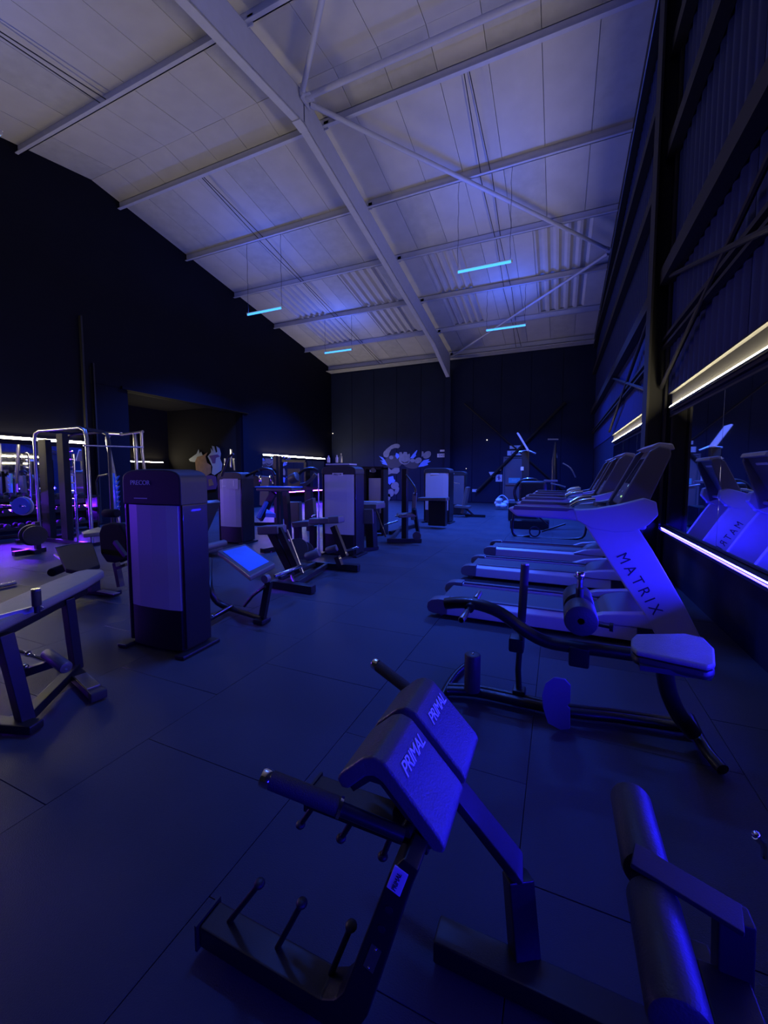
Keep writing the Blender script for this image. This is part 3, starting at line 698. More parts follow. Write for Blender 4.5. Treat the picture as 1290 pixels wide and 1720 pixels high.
# ================================================================ SELECTORISED MACHINES
def tower(t, x, y, w, dp, h, rz=0, brand='PRECOR', near=False, clear=True):
    """weight tower with its front face at y, centred on x; parts go under t"""
    f = y
    R = Matrix.Translation((x, y, 0)) @ Matrix.Rotation(rz, 4, 'Z')
    def P(name, b, m, par=t, label=None):
        bmesh.ops.transform(b.bm, matrix=R, verts=b.bm.verts); return part(name, b, m, par, label)
    hw = w / 2; hd = .30 if near else .16
    # rounded hood
    pr = []
    for k in range(13):
        a = math.pi * k / 12; cx = -math.cos(a)
        pr.append((hw * (abs(cx) ** .55) * (1 if cx > 0 else -1), 0, h - .10 + .10 * math.sin(a) ** .7))
    pr = [(-hw, 0, h - hd)] + pr + [(hw, 0, h - hd)]
    hood = P('hood', B().prism([(p[0], -.012, p[2]) for p in pr], (0, dp + .02, 0), bev=.02, seg=3), HOOD)
    for s in (-1, 1):
        P('side_panel', B().box((s * (hw - .02), dp / 2, (h - hd) / 2 + .03), (.04, dp, h - hd - .04), bev=.012), PC)
    P('rear_panel', B().box((0, dp - .015, h / 2), (w - .08, .02, h - .3)), PCM)
    zb = h * .24
    fp = [(-hw + .03, .03), (-hw + .055, .0), (-hw * .5, -.016), (0, -.02), (hw * .5, -.016), (hw - .055, .0), (hw - .03, .03)]
    bq = B()
    for p, q in zip(fp[:-1], fp[1:]):
        bq.prism([(p[0], p[1], zb), (q[0], q[1], zb), (q[0], q[1], h - hd), (p[0], p[1], h - hd)], (0, .006, 0))
    P('front_shroud', bq, FROST if clear else GRYD)
    P('base_cover', B().prism([(p[0], p[1], .03) for p in fp] + [(hw - .03, dp - .02, .03), (-hw + .03, dp - .02, .03)], (0, 0, zb - .03)), PC)
    for s in (-.09, .09): P('guide_rod', B().cyl((s, dp * .5, zb), (s, dp * .5, h - hd), .011), CHR)
    if near:
        for k in range(14):
            z = zb + .02 + .029 * k
            P('weight_plate', B().box((0, dp * .5, z), (.30, .11, .025), bev=.003, seg=1), IRON)
        P('selector_rod', B().box((.0, dp * .5, zb + .50), (.045, .03, .18)), CHRD)
        P('belt_strap', B().box((-.0, dp * .45, h - hd - .16), (.10, .008, .34)), CHRD)
    else:
        P('weight_stack', B().box((0, dp * .5, zb + .15), (w * .55, .10, .32)).cyl((0, dp * .5, zb), (0, dp * .5, h - hd), .015), IRON)
    for s in (-1, 1):
        P('foot', B().prism([(s * (hw - .05), -.09, .0), (s * (hw + .05), -.09, .0), (s * (hw + .05), dp + .05, .0), (s * (hw - .05), dp + .05, .0)], (0, 0, .035), bev=.012), PC)
    if brand:
        fw_ = R.to_3x3()
        text('brand_lettering', brand, .055 if near else .06, R @ V(-hw * .35 if near else 0, -.0145, h - .115), fw_ @ V(1, 0, 0), V(0, 0, 1), WHT, hood, sx=1.1)
        if near: P('small_print', B().box((-hw * .35, -.0145, h - .245), (.15, .003, .008)), WHT, hood)
    return hood

def pad(a, b, w, th, upv=(0, 0, 1), bev=.018): return B().beam(a, b, w, th, upv, bev)

# near tower with leg-curl seat
m1 = thing('leg_curl_machine', 'nearest black weight tower, tall frosted front, with a blue-lit seat pad to its right', 'weight machine', (-3.1, 2.45, 0))
tower(m1, -3.11, 2.30, .66, .27, 1.545, rad(3), near=True)
sp_ = [at(365, 925, z=.57), at(412, 913, z=.60), at(462, 946, z=.52), at(420, 968, z=.50)]
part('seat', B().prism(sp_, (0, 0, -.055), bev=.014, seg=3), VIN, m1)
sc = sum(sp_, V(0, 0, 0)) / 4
part('seat_top', B().prism([sc + (p - sc) * .80 + V(0, 0, .002) for p in sp_], (0, 0, .006), bev=.003), VIN_LIT, m1, 'seat top with blue lamp reflection in its colour')  # reflection of the blue tubes painted as an inset on the seat
part('seat_post', B().beam(sc + V(0, 0, -.06), (sc.x, sc.y, .42), .12, .10), PC, m1)
fl = at(440, 1042, z=.03)
part('front_leg', B().beam(fl, at(452, 975, Y=fl.y), .07, .05, (0, 1, 0), bev=.008).box(fl, (.12, .14, .05), bev=.012), PC, m1)
part('pivot', B().disc(at(447, 972, Y=3.05), (0, 1, 0), .04, .05, 18), GRYD, m1)
part('base_rail', B().tube([at(350, 1040, z=.05), at(385, 1022, z=.05), at(440, 1038, z=.06)], .028, 10), PC, m1)
part('chrome_rail', B().cyl(at(356, 1036, z=.09), at(388, 1018, z=.09), .016), CHR, m1)
part('rear_frame', B().tube([at(352, 940, z=.5), at(352, 985, z=.3), at(366, 1012, z=.12), at(390, 1022, z=.06)], .033, 10, sub=3), PC, m1)
part('thigh_pad', B().rcyl(at(335, 922, z=.62), at(378, 912, z=.62), .045, 20), VIN, m1)
part('lever', B().tube([at(445, 985, Y=3.1), at(425, 1000, Y=3.1), at(410, 1018, Y=3.1)], .016, 8), PC, m1)
part('chrome_handle', B().rcyl(at(461, 968, z=.42), at(505, 951, z=.42), .020), CHR, m1)

# second tower
m2 = thing('chest_press_machine', 'black weight tower with violet-grey frosted front, behind the nearest tower and beside the tan mural', 'weight machine', (-6.5, 6.8, 0))
tower(m2, -6.50, 6.62, .64, .40, 1.55, rad(4), brand=None)
part('instruction_card', B().box((-6.5, 6.60, 1.30), (.50, .006, .22)), GRY, m2)
part('chart_figure', B().box((-6.36, 6.595, 1.31), (.03, .004, .13)).box((-6.64, 6.595, 1.25), (.10, .004, .02)), WHT, m2)
part('backrest', pad(at(330, 905, Y=5.6), at(357, 842, Y=5.6), .34, .10, (1, 0, .4)), VIN, m2)
part('back_frame', B().tube([at(327, 870, Y=5.5), at(345, 828, Y=5.5)], .02, 8), CHRD, m2)
part('seat', pad(at(325, 915, Y=5.7), at(360, 925, Y=5.4), .35, .08), VIN, m2)
part('press_arm', B().tube([at(372, 800, Y=6.3), at(384, 768, Y=6.4), at(392, 762, Y=6.4)], .025, 8).tube([at(412, 800, Y=6.8), at(435, 790, Y=6.8)], .03, 8), PC, m2)
for q in ((388, 755, 388, 785), (392, 770, 394, 790), (378, 770, 378, 788)):
    part('chrome_grip', B().cyl(at(q[0], q[1], Y=6.5), at(q[2], q[3], Y=6.5), .018), CHR, m2)

# third tower
m3 = thing('leg_extension_machine', 'black weight tower with white nameplate, at the centre of the machine rows', 'weight machine', (-3.7, 6.6, 0))
tower(m3, -3.69, 6.42, .70, .36, 1.66, rad(2), brand=None)
part('name_badge', B().box((-3.70, 6.403, 1.50), (.22, .006, .055), bev=.002), WHT, m3)
text('brand_lettering', 'PRECOR', .045, (-3.70, 6.399, 1.50), (1, 0, 0), (0, 0, 1), DPRNT, m3)
part('top_tray', B().box((-3.72, 6.58, 1.685), (.5, .3, .03), bev=.008), GRY, m3)
part('side_rail', B().cyl(at(536, 935, Y=6.35), at(535, 795, Y=6.35), .012), CHRD, m3)
part('seat', pad(at(600, 850, Y=7.2), at(640, 850, Y=7.2), .45, .10), VIN, m3)
part('seat_base', B().beam(at(622, 860, Y=7.2), at(625, 920, Y=7.2), .16, .2, (0, 1, 0)).beam(at(600, 925, z=.04), at(634, 920, z=.04), .08, .06), PC, m3)
part('shin_guard', pad(at(607, 855, Y=6.9), at(608, 880, Y=6.9), .5, .05, (0, 1, 0)), VIN, m3)

# fourth: twin-column cable tower
m4 = thing('cable_machine', 'black twin-stack cable tower with two narrow lavender fronts, left of the grey wall mural', 'weight machine', (-4.4, 9.0, 0))
for (xa, xb) in ((594, 610), (620, 640)):
    a, b_ = at(xa, 870, Y=9.0), at(xb, 870, Y=9.0)
    part('front_shroud', B().box(((a.x + b_.x) / 2, 9.0, .98), (b_.x - a.x, .03, .86)), FROST, m4)
    part('weight_stack', B().box(((a.x + b_.x) / 2, 9.12, .7), (b_.x - a.x - .03, .12, .5)), IRON, m4)
a, b_ = at(590, 800, Y=9.05), at(645, 800, Y=9.05)
part('tower_frame', B().box((a.x, 9.1, .83), (.06, .3, 1.66)).box((b_.x, 9.1, .83), (.06, .3, 1.66)).box(((a.x + b_.x) / 2, 9.1, 1.66), (b_.x - a.x + .06, .3, .07)).box(((a.x + b_.x) / 2, 9.2, .83), (b_.x - a.x, .02, 1.6)).box(((a.x + b_.x) / 2, 9.0, .83), (.05, .2, 1.6)), PC, m4)
part('pulley', B().disc(at(600, 790, Y=8.95), (0, 1, 0), .06, .04), GRYD, m4)
part('pulley', B().disc(at(627, 790, Y=8.95), (0, 1, 0), .06, .04), GRYD, m4)
part('label_card', B().box(at(598, 790, Y=8.94), (.12, .005, .05)), SIGN, m4)
part('label_card', B().box(at(626, 791, Y=8.94), (.16, .005, .05)), SIGN, m4)
part('seat', B().box(at(622, 845, Y=8.5), (.55, .45, .08), bev=.02), VINL, m4)
part('seat_frame', B().box(at(622, 872, Y=8.5), (.35, .35, .55), bev=.02), PC, m4)

# fifth: dark column machine in front of the grey mural
m5 = thing('shoulder_press_machine', 'dark open-frame machine with upright column, straight in front of the grey mural', 'weight machine', (-3.3, 8.6, 0))
a = at(680, 900, Y=8.6)
part('column', B().box((a.x, 8.6, .82), (.12, .14, 1.62), bev=.01), PC, m5)
part('backrest', pad(at(694, 872, Y=8.4), at(697, 828, Y=8.4), .34, .09, (1, .3, 0)), VIN, m5)
part('seat', pad(at(668, 866, Y=8.2), at(698, 864, Y=8.4), .34, .08), VIN, m5)
part('base_frame', B().beam(at(650, 908, z=.05), at(708, 908, z=.05), .08, .08).beam(at(655, 895, z=.05), at(700, 882, z=.05), .08, .08).beam(at(655, 908, z=.05), at(675, 885, z=.05), .07, .07).beam(at(704, 905, z=.05), at(696, 855, Y=8.2), .07, .07), PC, m5)
part('chrome_grip', B().cyl(at(664, 867, Y=8.1), at(684, 864, Y=8.1), .018).cyl(at(646, 882, Y=8.0), at(668, 875, Y=8.0), .018), CHR, m5)
part('press_arm', B().tube([at(680, 795, Y=8.6), at(690, 808, Y=8.3), at(698, 822, Y=8.1), at(697, 832, Y=8.1)], .022, 8, sub=3), PC, m5)
part('plate_disc', B().disc(at(700, 900, Y=8.1), (.4, -1, 0), .09, .05), IRON, m5)
part('foot_lever', B().tube([at(632, 858, Y=7.9), at(648, 902, Y=7.9)], .02, 8), PC, m5)

# sixth and seventh towers
m6 = thing('row_machine', 'black weight tower with white badge under the two small white signs', 'weight machine', (-3.4, 12.1, 0))
tower(m6, -3.42, 11.95, .82, .5, 1.70, 0, brand=None)
part('name_badge', B().box((-3.48, 11.93, 1.52), (.26, .006, .04)), WHT, m6)
part('seat', pad(at(705, 838, Y=10.8), at(752, 838, Y=10.8), .4, .09), VIN, m6)
part('seat_post', B().box(at(735, 862, Y=10.9), (.5, .2, .7), bev=.02), PC, m6)
m7 = thing('adductor_machine', 'dark machine with pale arrow label, between the rowing tower and the slanting wall brace', 'weight machine', (-2.8, 13.2, 0))
tower(m7, at(768, 800, Y=14.8).x, 14.8, .60, .4, 1.62, 0, brand=None, clear=False)
part('label_card', B().prism([at(x, y, Y=14.77) for x, y in ((754, 789), (760, 791), (763, 796), (760, 798), (755, 794))], (0, .004, 0)), SIGN, m7)
part('chrome_arm', B().cyl(at(756, 810, Y=14.0), at(772, 813, Y=14.0), .018), CHR, m7)
part('backrest', pad(at(778, 862, Y=14.2), at(786, 818, Y=14.2), .4, .1, (1, 0, 0)), VIN, m7)
part('seat', pad(at(765, 850, Y=14.1), at(790, 852, Y=14.1), .4, .09), VIN, m7)
part('base_frame', B().beam((-3.0, 14.2, .05), (-2.3, 14.2, .05), .08, .08).beam((-2.7, 14.2, .05), at(778, 850, Y=14.1), .07, .07), PC, m7)

# plate-loaded slanted bench in the middle
hp = thing('hack_press', 'black plate-loaded bench with slanted uprights, on the floor right of the blue-lit seat', 'gym bench', (-3.1, 4.8, 0))
part('front_foot', B().beam(at(457, 980, z=.06), at(527, 990, z=.06), .11, .10, bev=.01), PC, hp)
part('rear_foot', B().beam(at(525, 947, z=.06), at(603, 954, z=.06), .11, .10, bev=.01), PC, hp)
part('base_rail', B().beam(at(499, 980, z=.07), at(549, 949, z=.07), .05, .06).beam(at(470, 972, z=.07), at(530, 947, z=.07), .05, .06), PCM, hp)
for (x0, x1, wd) in ((452, 490, .12), (468, 502, .10)):
    part('slanted_upright', B().beam(at(x1, 962, Y=4.55), at(x0, 887, Y=4.55), wd, .06, (0, 1, 0), bev=.008), PC, hp)
part('slant_edge', B().beam(at(509, 963, Y=4.5), at(482, 890, Y=4.5), .02, .02, (0, 1, 0)).beam(at(497, 984, Y=4.4), at(489, 966, Y=4.45), .02, .03, (0, 1, 0)), CHRD, hp)
part('shoulder_pad', pad(at(440, 890, Y=4.6), at(474, 889, Y=4.6), .22, .12), VIN, hp)
part('carriage_bar', B().rcyl(at(464, 968, Y=4.35), at(506, 951, Y=4.5), .022), CHR, hp)
part('shin_roller', B().rcyl(at(514, 936, Y=4.9), at(537, 928, Y=4.95), .065, 20), VIN, hp)
part('shin_roller', B().rcyl(at(549, 925, Y=5.4), at(566, 920, Y=5.4), .055, 20), VIN, hp)
part('rear_upright', B().beam(at(580, 935, Y=5.35), at(560, 884, Y=5.35), .09, .07, (0, 1, 0)).beam(at(572, 950, Y=5.35), at(566, 935, Y=5.35), .08, .07, (0, 1, 0)), PC, hp)
part('rear_pad', pad(at(524, 875, Y=5.4), at(558, 874, Y=5.4), .2, .09), VIN, hp)
part('rear_pad', pad(at(556, 873, Y=5.3), at(574, 872, Y=5.3), .2, .11), VIN, hp)
part('weight_peg', B().rcyl(at(582, 925, Y=5.3), at(602, 919, Y=5.3), .018), CHR, hp)
part('round_plate', B().disc(at(500, 922, Y=5.2), (.3, -1, .2), .17, .04, 28), IRON, hp)
part('round_plate', B().disc(at(512, 925, Y=5.6), (.3, -1, .2), .15, .04, 28), IRON, hp)

# preacher-style bench with chrome horns
pb = thing('preacher_curl_bench', 'bench with flat blue-lit top pad on violet slanted legs and two chrome horns', 'gym bench', (-4.6, 6.0, 0))
tp = at(468, 818, Y=5.85)
part('arm_pad', B().box(tp, (.80, .34, .022), bev=.008), VIN_LIT, pb, 'top pad with blue lamp light in its colour')  # lamp blue painted into the slab's own colour
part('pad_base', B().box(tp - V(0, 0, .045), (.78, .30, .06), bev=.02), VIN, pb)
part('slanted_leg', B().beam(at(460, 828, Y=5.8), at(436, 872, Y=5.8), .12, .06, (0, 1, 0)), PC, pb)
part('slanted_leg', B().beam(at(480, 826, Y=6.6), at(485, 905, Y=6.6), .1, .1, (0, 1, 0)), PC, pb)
part('seat', B().prism([at(x, y, z=1.0) for x, y in ((446, 862), (448, 855), (463, 863))], (0, 0, -.05)), VIN_LIT, pb)
part('seat', B().prism([at(x, y, Y=5.7) for x, y in ((431, 868), (444, 842), (447, 845), (434, 871))], (0, .2, 0), bev=.004), VIN_LIT, pb)
for (x0, x1) in ((437, 438), (454, 458)):
    part('chrome_horn', B().rcyl(at(x1, 813, Y=6.6), at(x0, 798, Y=6.6), .024), CHR, pb)
part('base', B().beam(at(440, 925, z=.05), at(490, 915, z=.05), .1, .08), PC, pb)

pf = thing('abductor_machine', 'machine with two upright dark pads side by side, left of the central tower', 'weight machine', (-4.6, 7.0, 0))
part('thigh_pad', B().prism([at(x, y, Y=6.8) for x, y in ((484, 843), (502, 843), (503, 878), (482, 880))], (0, .12, 0), bev=.02), VIN, pf)
part('thigh_pad', B().prism([at(x, y, Y=6.8) for x, y in ((511, 842), (525, 836), (528, 874), (514, 876))], (0, .12, 0), bev=.02), VIN, pf)
part('seat', pad(at(500, 880, Y=6.35), at(528, 878, Y=6.35), .4, .1), VIN, pf)
part('base_frame', B().beam(at(500, 884, Y=6.4), at(502, 925, Y=6.4), .12, .1, (0, 1, 0)).beam(at(526, 884, Y=6.4), at(526, 920, Y=6.4), .1, .1, (0, 1, 0)).beam(at(493, 925, z=.05), at(528, 925, z=.05), .1, .09), PC, pf)
part('chrome_grip', B().rcyl(at(524, 867, Y=6.5), at(531, 867, Y=6.5), .03), CHR, pf)

def arcs(name, label, loc, px, Y, cat='weight machine'):
    t = thing(name, label, cat, loc)
    return t
q1 = arcs('lat_pulldown_machine', 'dark machine with arched arms right behind the two chrome horns', (-6.3, 8.5, 0), 0, 0)
part('arched_arm', B().tube([at(x, y, Y=8.4) for x, y in ((424, 800), (430, 792), (442, 788), (456, 790), (462, 798))], .04, 8, sub=4), PC, q1)
part('column', B().box((at(464, 820, Y=8.5).x, 8.5, 1.0), (.09, .1, 2.0)), PC, q1)
part('column', B().box((at(470, 820, Y=8.8).x, 8.8, 1.0), (.1, .1, 2.0)), PC, q1)
part('round_plate', B().disc(at(428, 808, Y=8.5), (.2, -1, 0), .16, .05, 26), IRON, q1)
part('base', B().beam(at(425, 880, z=.05), at(475, 880, z=.05), .1, .1), PC, q1)
part('backrest', B().beam(at(445, 850, Y=8.4), at(447, 800, Y=8.4), .1, .3, (1, 0, 0), bev=.02), VIN, q1)
q2 = arcs('pec_fly_machine', 'dark machine with swept arms under the far warm LED strip', (-5.5, 9.0, 0), 0, 0)
part('swept_arm', B().tube([at(x, y, Y=8.8) for x, y in ((500, 798), (510, 790), (525, 787), (534, 791))], .045, 8, sub=4), PC, q2)
part('swept_arm', B().tube([at(x, y, Y=8.8) for x, y in ((505, 815), (515, 812), (524, 804), (530, 796))], .05, 8, sub=4), GRYD, q2)
part('column', B().box((at(520, 830, Y=9.0).x, 9.0, .85), (.14, .14, 1.7)).beam(at(500, 822, Y=8.8), at(536, 820, Y=8.8), .06, .06), PC, q2)
part('arm_pad', B().rcyl(at(488, 806, Y=8.6), at(500, 800, Y=8.6), .13, 20, e=.03), VIN, q2)
part('base', B().beam(at(495, 880, z=.05), at(545, 878, z=.05), .1, .1), PC, q2)
q3 = arcs('functional_trainer', 'tall dark cable frame below the middle of the far warm LED strip', (-6.8, 11, 0), 0, 0)
part('frame', B().box((at(472, 800, Y=11).x, 11, 1.0), (.1, .1, 2.0)).box((at(514, 800, Y=11).x, 11, .95), (.08, .1, 1.9)).beam(at(472, 774, Y=11), at(514, 775, Y=11), .1, .08), PC, q3)
part('weight_stack', B().box(at(495, 805, Y=11.1), (.5, .1, .7)), IRON, q3)
for (x, y) in ((456, 771), (470, 770), (477, 768), (486, 770)):
    part('chrome_knob', B().ball(at(x, y, Y=10.8), .05), CHR, q3)

# bottles and small things standing on the towers
def topthing(name, px, py, Y, r, h, m, label, cat, grp=None):
    p = at(px, py, Y=Y)
    return one(name, B().tube([p, p + V(0, 0, h * .65), p + V(0, 0, h * .8), p + V(0, 0, h)], [r, r, r * .45, r * .45], 12), m, label, cat, p, grp)
topthing('shaker_bottle', 552, 777, 6.55, .03, .13, SIGNW, 'small pale bottle on top of the central tower, left of the pair', 'bottle')
topthing('shaker_bottle', 566, 777, 6.60, .026, .14, SIGNW, 'small pale bottle on top of the central tower, in the middle', 'bottle')
topthing('shaker_bottle', 573, 777, 6.65, .024, .17, CHRD, 'slim steel bottle on the right of the central tower top', 'bottle')

# ================================================================ LEFT: racks
sm = thing('smith_machine', 'tall rack with rounded chrome-lit arch in front of the warm strip on the left', 'rack', (-9.4, 5.2, 0))
L0, L1 = at(57, 724, Y=5.2), at(145, 724, Y=5.2)
zt = L0.z
def arch(xa, xb, y, zt_, r, m):
    return B().tube([(xa, y, .05), (xa, y, zt_ - .22), (xa + .05, y, zt_ - .06), (xa + .22, y, zt_), (xb - .22, y, zt_ + .0), (xb - .05, y, zt_ - .06), (xb, y, zt_ - .22), (xb, y, .05)], r, 10)
part('arch_frame', arch(L0.x, L1.x, 5.2, zt, .035, CHRD), CHRD, sm, 'steel arch')
part('arch_frame', arch(L0.x + .1, L1.x - .25, 5.8, zt - .02, .035, CHRD), PCM, sm)
part('top_link', B().beam((L0.x + .22, 5.2, zt), (L0.x + .3, 5.8, zt - .02), .06, .05).beam((L1.x - .3, 5.2, zt), (L1.x - .45, 5.8, zt - .02), .10, .06), PCM, sm)
for x, ylo, yhi in ((50, 852, 762), (125, 925, 762)):
    p = at(x, 800, Y=5.0)
    zz = (at(x, ylo, Y=5.0).z, at(x, yhi, Y=5.0).z)
    po = part('guide_post', B().cyl((p.x, 5.0, max(.02, zz[0])), (p.x, 5.0, zz[1]), .022), CHR, sm)
    for k in range(8):
        part('peg', B().cyl((p.x - .06, 4.98, .85 + .16 * k), (p.x + .01, 4.98, .85 + .16 * k), .014, n=8), CHR, po)
for (cx_, cw_, ch_) in ((108, .22, 2.4), (78, .3, 2.3)): part('column', B().box((at(cx_, 800, Y=5.4).x, 5.4, ch_ / 2), (cw_, .12, ch_)), BLK, sm)
part('base', B().beam((L0.x, 5.2, .04), (L1.x, 5.2, .04), .08, .07).beam((L1.x, 4.75, .04), (L1.x, 5.95, .04), .08, .07).beam((L0.x, 4.75, .04), (L0.x, 5.95, .04), .08, .07), PC, sm)
bb = one('barbell', B().cyl((-8.6, 4.95, 2.07), (-8.6, 6.2, 2.11), .016), CHRD, 'long thin steel bar spanning from the arched rack to the toothed rack', 'barbell', (-8.6, 4.95, 2.07))

rk = thing('power_rack', 'rack with pale toothed uprights and a bar across, just left of the nearest tower', 'rack', (-8.6, 6.0, 0))
def pt(x, y, Y=6.7): return at(x, y, Y=Y)
part('upright', B().tube([pt(202, 905), pt(192, 800), pt(181, 745), pt(180, 735), pt(186, 728), pt(204, 729)], .045, 10), CHRD, rk)
part('crossbar', B().tube([pt(176, 727), pt(205, 730), pt(222, 728), pt(240, 725)], .035, 8), CHRD, rk, 'pale top bar')
part('upright', B().tube([pt(230, 790), pt(228, 748), pt(226, 728)], [.035, .05, .035], 8), CHRD, rk)
part('upright', B().tube([pt(243, 790), pt(239, 760), pt(238, 727)], .034, 8), CHRD, rk)
tb_ = B()
for k in range(8):
    y = 802 + k * 8.5
    tb_.prism([pt(193, y, 6.6), pt(199 + k * .2, y - 3, 6.6), pt(194 + k * .3, y + 5, 6.6)], (0, .04, 0))
part('safety_teeth', tb_.beam(pt(189, 795, 6.6), pt(196, 868, 6.6), .10, .04, (0, 1, 0)), VIN_LIT, rk, 'row of toothed catches')  # blue light on the teeth is painted into their colour
part('rear_frame', B().tube([pt(168, 880, 6.9), pt(162, 810, 6.9), pt(166, 800, 6.9), pt(182, 797, 6.9)], .03, 8), PCM, rk)
part('base', B().beam((-10.3, 6.7, .05), (-9.0, 6.7, .05), .1, .09), PC, rk)
part('bench_pad', B().prism([at(x, y, z=.62) for x, y in ((137, 893), (165, 885), (172, 887), (168, 894), (140, 897))], (0, 0, -.06), bev=.01), VIN, rk)

# dumbbell rack with dumbbells, plate on bar
dr = thing('dumbbell_rack', 'low dark three-tier rack under the violet strip at the left edge', 'rack', (-11.4, 5.6, 0))
for k, z in enumerate((.20, .55, .88)):
    part('shelf', B().box((-11.9, 5.6, z), (.45, 3.0, .03)).box((-11.68, 5.6, z + .03), (.02, 3.0, .06)), PCM, dr)
for y in (4.2, 7.0): part('end_frame', B().box((-11.9, y, .46), (.48, .06, .9), bev=.01), PC, dr)
def dumbbell():
    t = thing('dumbbell', '', 'dumbbell', (0, 0, 0))
    part('handle', B().cyl((-.08, 0, .065), (.08, 0, .065), .016, n=10), CHR, t)
    for s in (-1, 1): part('head', B().rcyl((s * .075, 0, .065), (s * .17, 0, .065), .062, 14), IRON, t)
    return t
db = dumbbell(); first = True
for k, z in enumerate((.235, .585, .915)):
    for j in range(9):
        o = db if first else clone(db); first = False
        put(o, (-11.9, 4.5 + .27 * j, z - .02), 0, ['round black dumbbell on the bottom shelf of the low rack', 'round black dumbbell on the middle shelf of the low rack', 'round black dumbbell on the top shelf of the low rack'][k], ['dumbbells on the bottom shelf', 'dumbbells on the middle shelf', 'dumbbells on the top shelf'][k])
bw = thing('loaded_barbell', 'barbell with a blue weight plate cut off by the left edge', 'barbell', at(36, 850, Y=4.2))
p = at(36, 850, Y=4.2)
part('bar', B().cyl(p + V(-1.0, 0, .0), p + V(.12, 0, 0), .014), CHR, bw)
part('bumper_plate', B().disc(p, (.55, -1, 0), .16, .05, 30, hole=.03), PLB, bw)
part('plate_rim', B().disc(p + V(.0, .03, 0), (.55, -1, 0), .178, .03, 30, hole=.15), PLW, bw)
bs = thing('plate_stand', 'low black stand holding two round weights, under the blue plate barbell', 'rack', at(45, 930, z=0))
part('post', B().box((p.x + .16, 4.34, .30), (.08, .08, .6)), PC, bs)
part('base', B().beam((p.x - .5, 4.27, .04), (p.x + .3, 4.27, .04), .1, .08).beam((p.x + .07, 4.0, .04), (p.x + .07, 4.5, .04), .1, .08), PC, bs)
part('weight_disc', B().disc((p.x + .16, 4.27, .36), (1, -.4, 0), .2, .12, 26), IRON, bs)
part('weight_disc', B().disc((p.x + .30, 4.25, .36), (1, -.4, 0), .18, .08, 26), IRON, bs)

# black seated machine between the rack and the nearest tower
cb = thing('recline_press_bench', 'black high-backed seat machine squeezed behind the nearest tower on its left', 'gym bench', (-4.9, 3.4, 0))
part('backrest', B().prism([at(x, y, Y=3.4) for x, y in ((168, 930), (165, 895), (170, 882), (183, 878), (200, 880), (213, 900), (212, 940), (195, 947), (178, 945))], (0, .10, 0), bev=.03, seg=3), VIND, cb)
part('neck_pad', B().rcyl(at(176, 862, Y=3.5), at(198, 862, Y=3.5), .055, 16), VIND, cb)
part('seat', B().prism([at(x, y, z=.5) for x, y in ((93, 918), (155, 910), (168, 948), (138, 960), (110, 955))], (0, 0, -.05), bev=.015), VIND, cb)
part('seat_edge_highlight', B().tube([at(x, y, z=.505) for x, y in ((93, 920), (118, 914), (155, 911))], .008, 6), CHRD, cb, 'light along the seat edge, built as a pale line')  # pale tube stands in for light catching the seat's top edge
part('side_frame', B().tube([at(98, 922, z=.48), at(135, 948, z=.42), at(160, 965, z=.3)], .022, 8).tube([at(92, 932, z=.3), at(112, 946, z=.25)], .018, 8), PC, cb)
part('foot_roller', B().rcyl(at(86, 962, z=.22), at(114, 951, z=.22), .055, 18), VIND, cb)
part('post', B().beam(at(156, 960, Y=2.9), at(158, 992, Y=2.9), .08, .10, (0, 1, 0)), PC, cb)
part('base_foot', B().beam(at(135, 990, z=.04), at(198, 996, z=.04), .12, .06, bev=.01), PC, cb)
part('scuff_plate', B().beam(at(168, 992, z=.072), at(196, 997, z=.072), .08, .006), CHRD, cb)
part('linkage', B().beam(at(193, 910, Y=3.2), at(212, 935, Y=3.2), .05, .04, (0, 1, 0)).beam(at(196, 955, Y=3.0), at(212, 948, Y=3.0), .03, .03, (0, 1, 0)).beam(at(195, 945, Y=3.1), at(203, 985, Y=3.1), .06, .06, (0, 1, 0)), PC, cb)
one('steel_bar', B().cyl(at(-60, 998, z=.03), at(26, 979, z=.03), .025), CHR, 'short chrome bar lying on the floor at the left edge', 'barbell', at(-20, 989, z=.03))

# ================================================================ BACK WALL: door, signs, murals
door = struct('door_1', B().box((-2.05, YB - .05, 1.15), (.92, .05, 2.30), bev=.004), DOORM)
struct('door_frame', B().box((-2.55, YB - .06, 1.17), (.07, .08, 2.36)).box((-1.55, YB - .06, 1.17), (.07, .08, 2.36)).box((-2.05, YB - .06, 2.36), (1.07, .08, .07)), DOORM, door)
struct('push_bar', B().box((-2.05, YB - .11, 1.0), (.8, .06, .05)), CHRD, door)
def sign(px, py, w, h, m, label, ink=None, txt=None, Y=YB - .09, size=.1):
    p = at(px, py, Y=Y)
    t = thing('sign', label, 'sign', p)
    part('board', B().box(p, (w, .012, h), bev=.003), m, t)
    if txt: text('lettering', txt, size, p + V(0, -.008, 0), (1, 0, 0), (0, 0, 1), ink or DPRNT, t)
    return t
sign(867, 751, .62, .16, SIGN, 'upper pale blue sign with marks above the back exit door', DPRNT, '- o -', size=.16)
sign(865, 761, .74, .24, SIGN, 'lower and larger pale blue exit sign just above the back door', DPRNT, 'EXIT', size=.2)
sign(864, 807, .56, .26, SIGNC, 'cyan sign stuck on the back exit door', SIGNW, 'EXIT', Y=YB - .09, size=.12)
sign(743, 757, .26, .10, SIGNW, 'small white sign high on the back wall beside the column', None, None, Y=YB - .04)
sign(742, 765, .50, .20, SIGNW, 'wider white sign just under the small one, beside the back column', DPRNT, 'EXIT', Y=YB - .04, size=.16)
sign(840, 789, .12, .10, SIGNW, 'small white notice on the back wall, above the first-aid notice', None, None, Y=YB - .04)
fa = sign(838, 803, .32, .36, SIGNW, 'white notice with a dark figure on the back wall, left of the exit door', None, None, Y=YB - .04)
p = at(838, 803, Y=YB - .05)
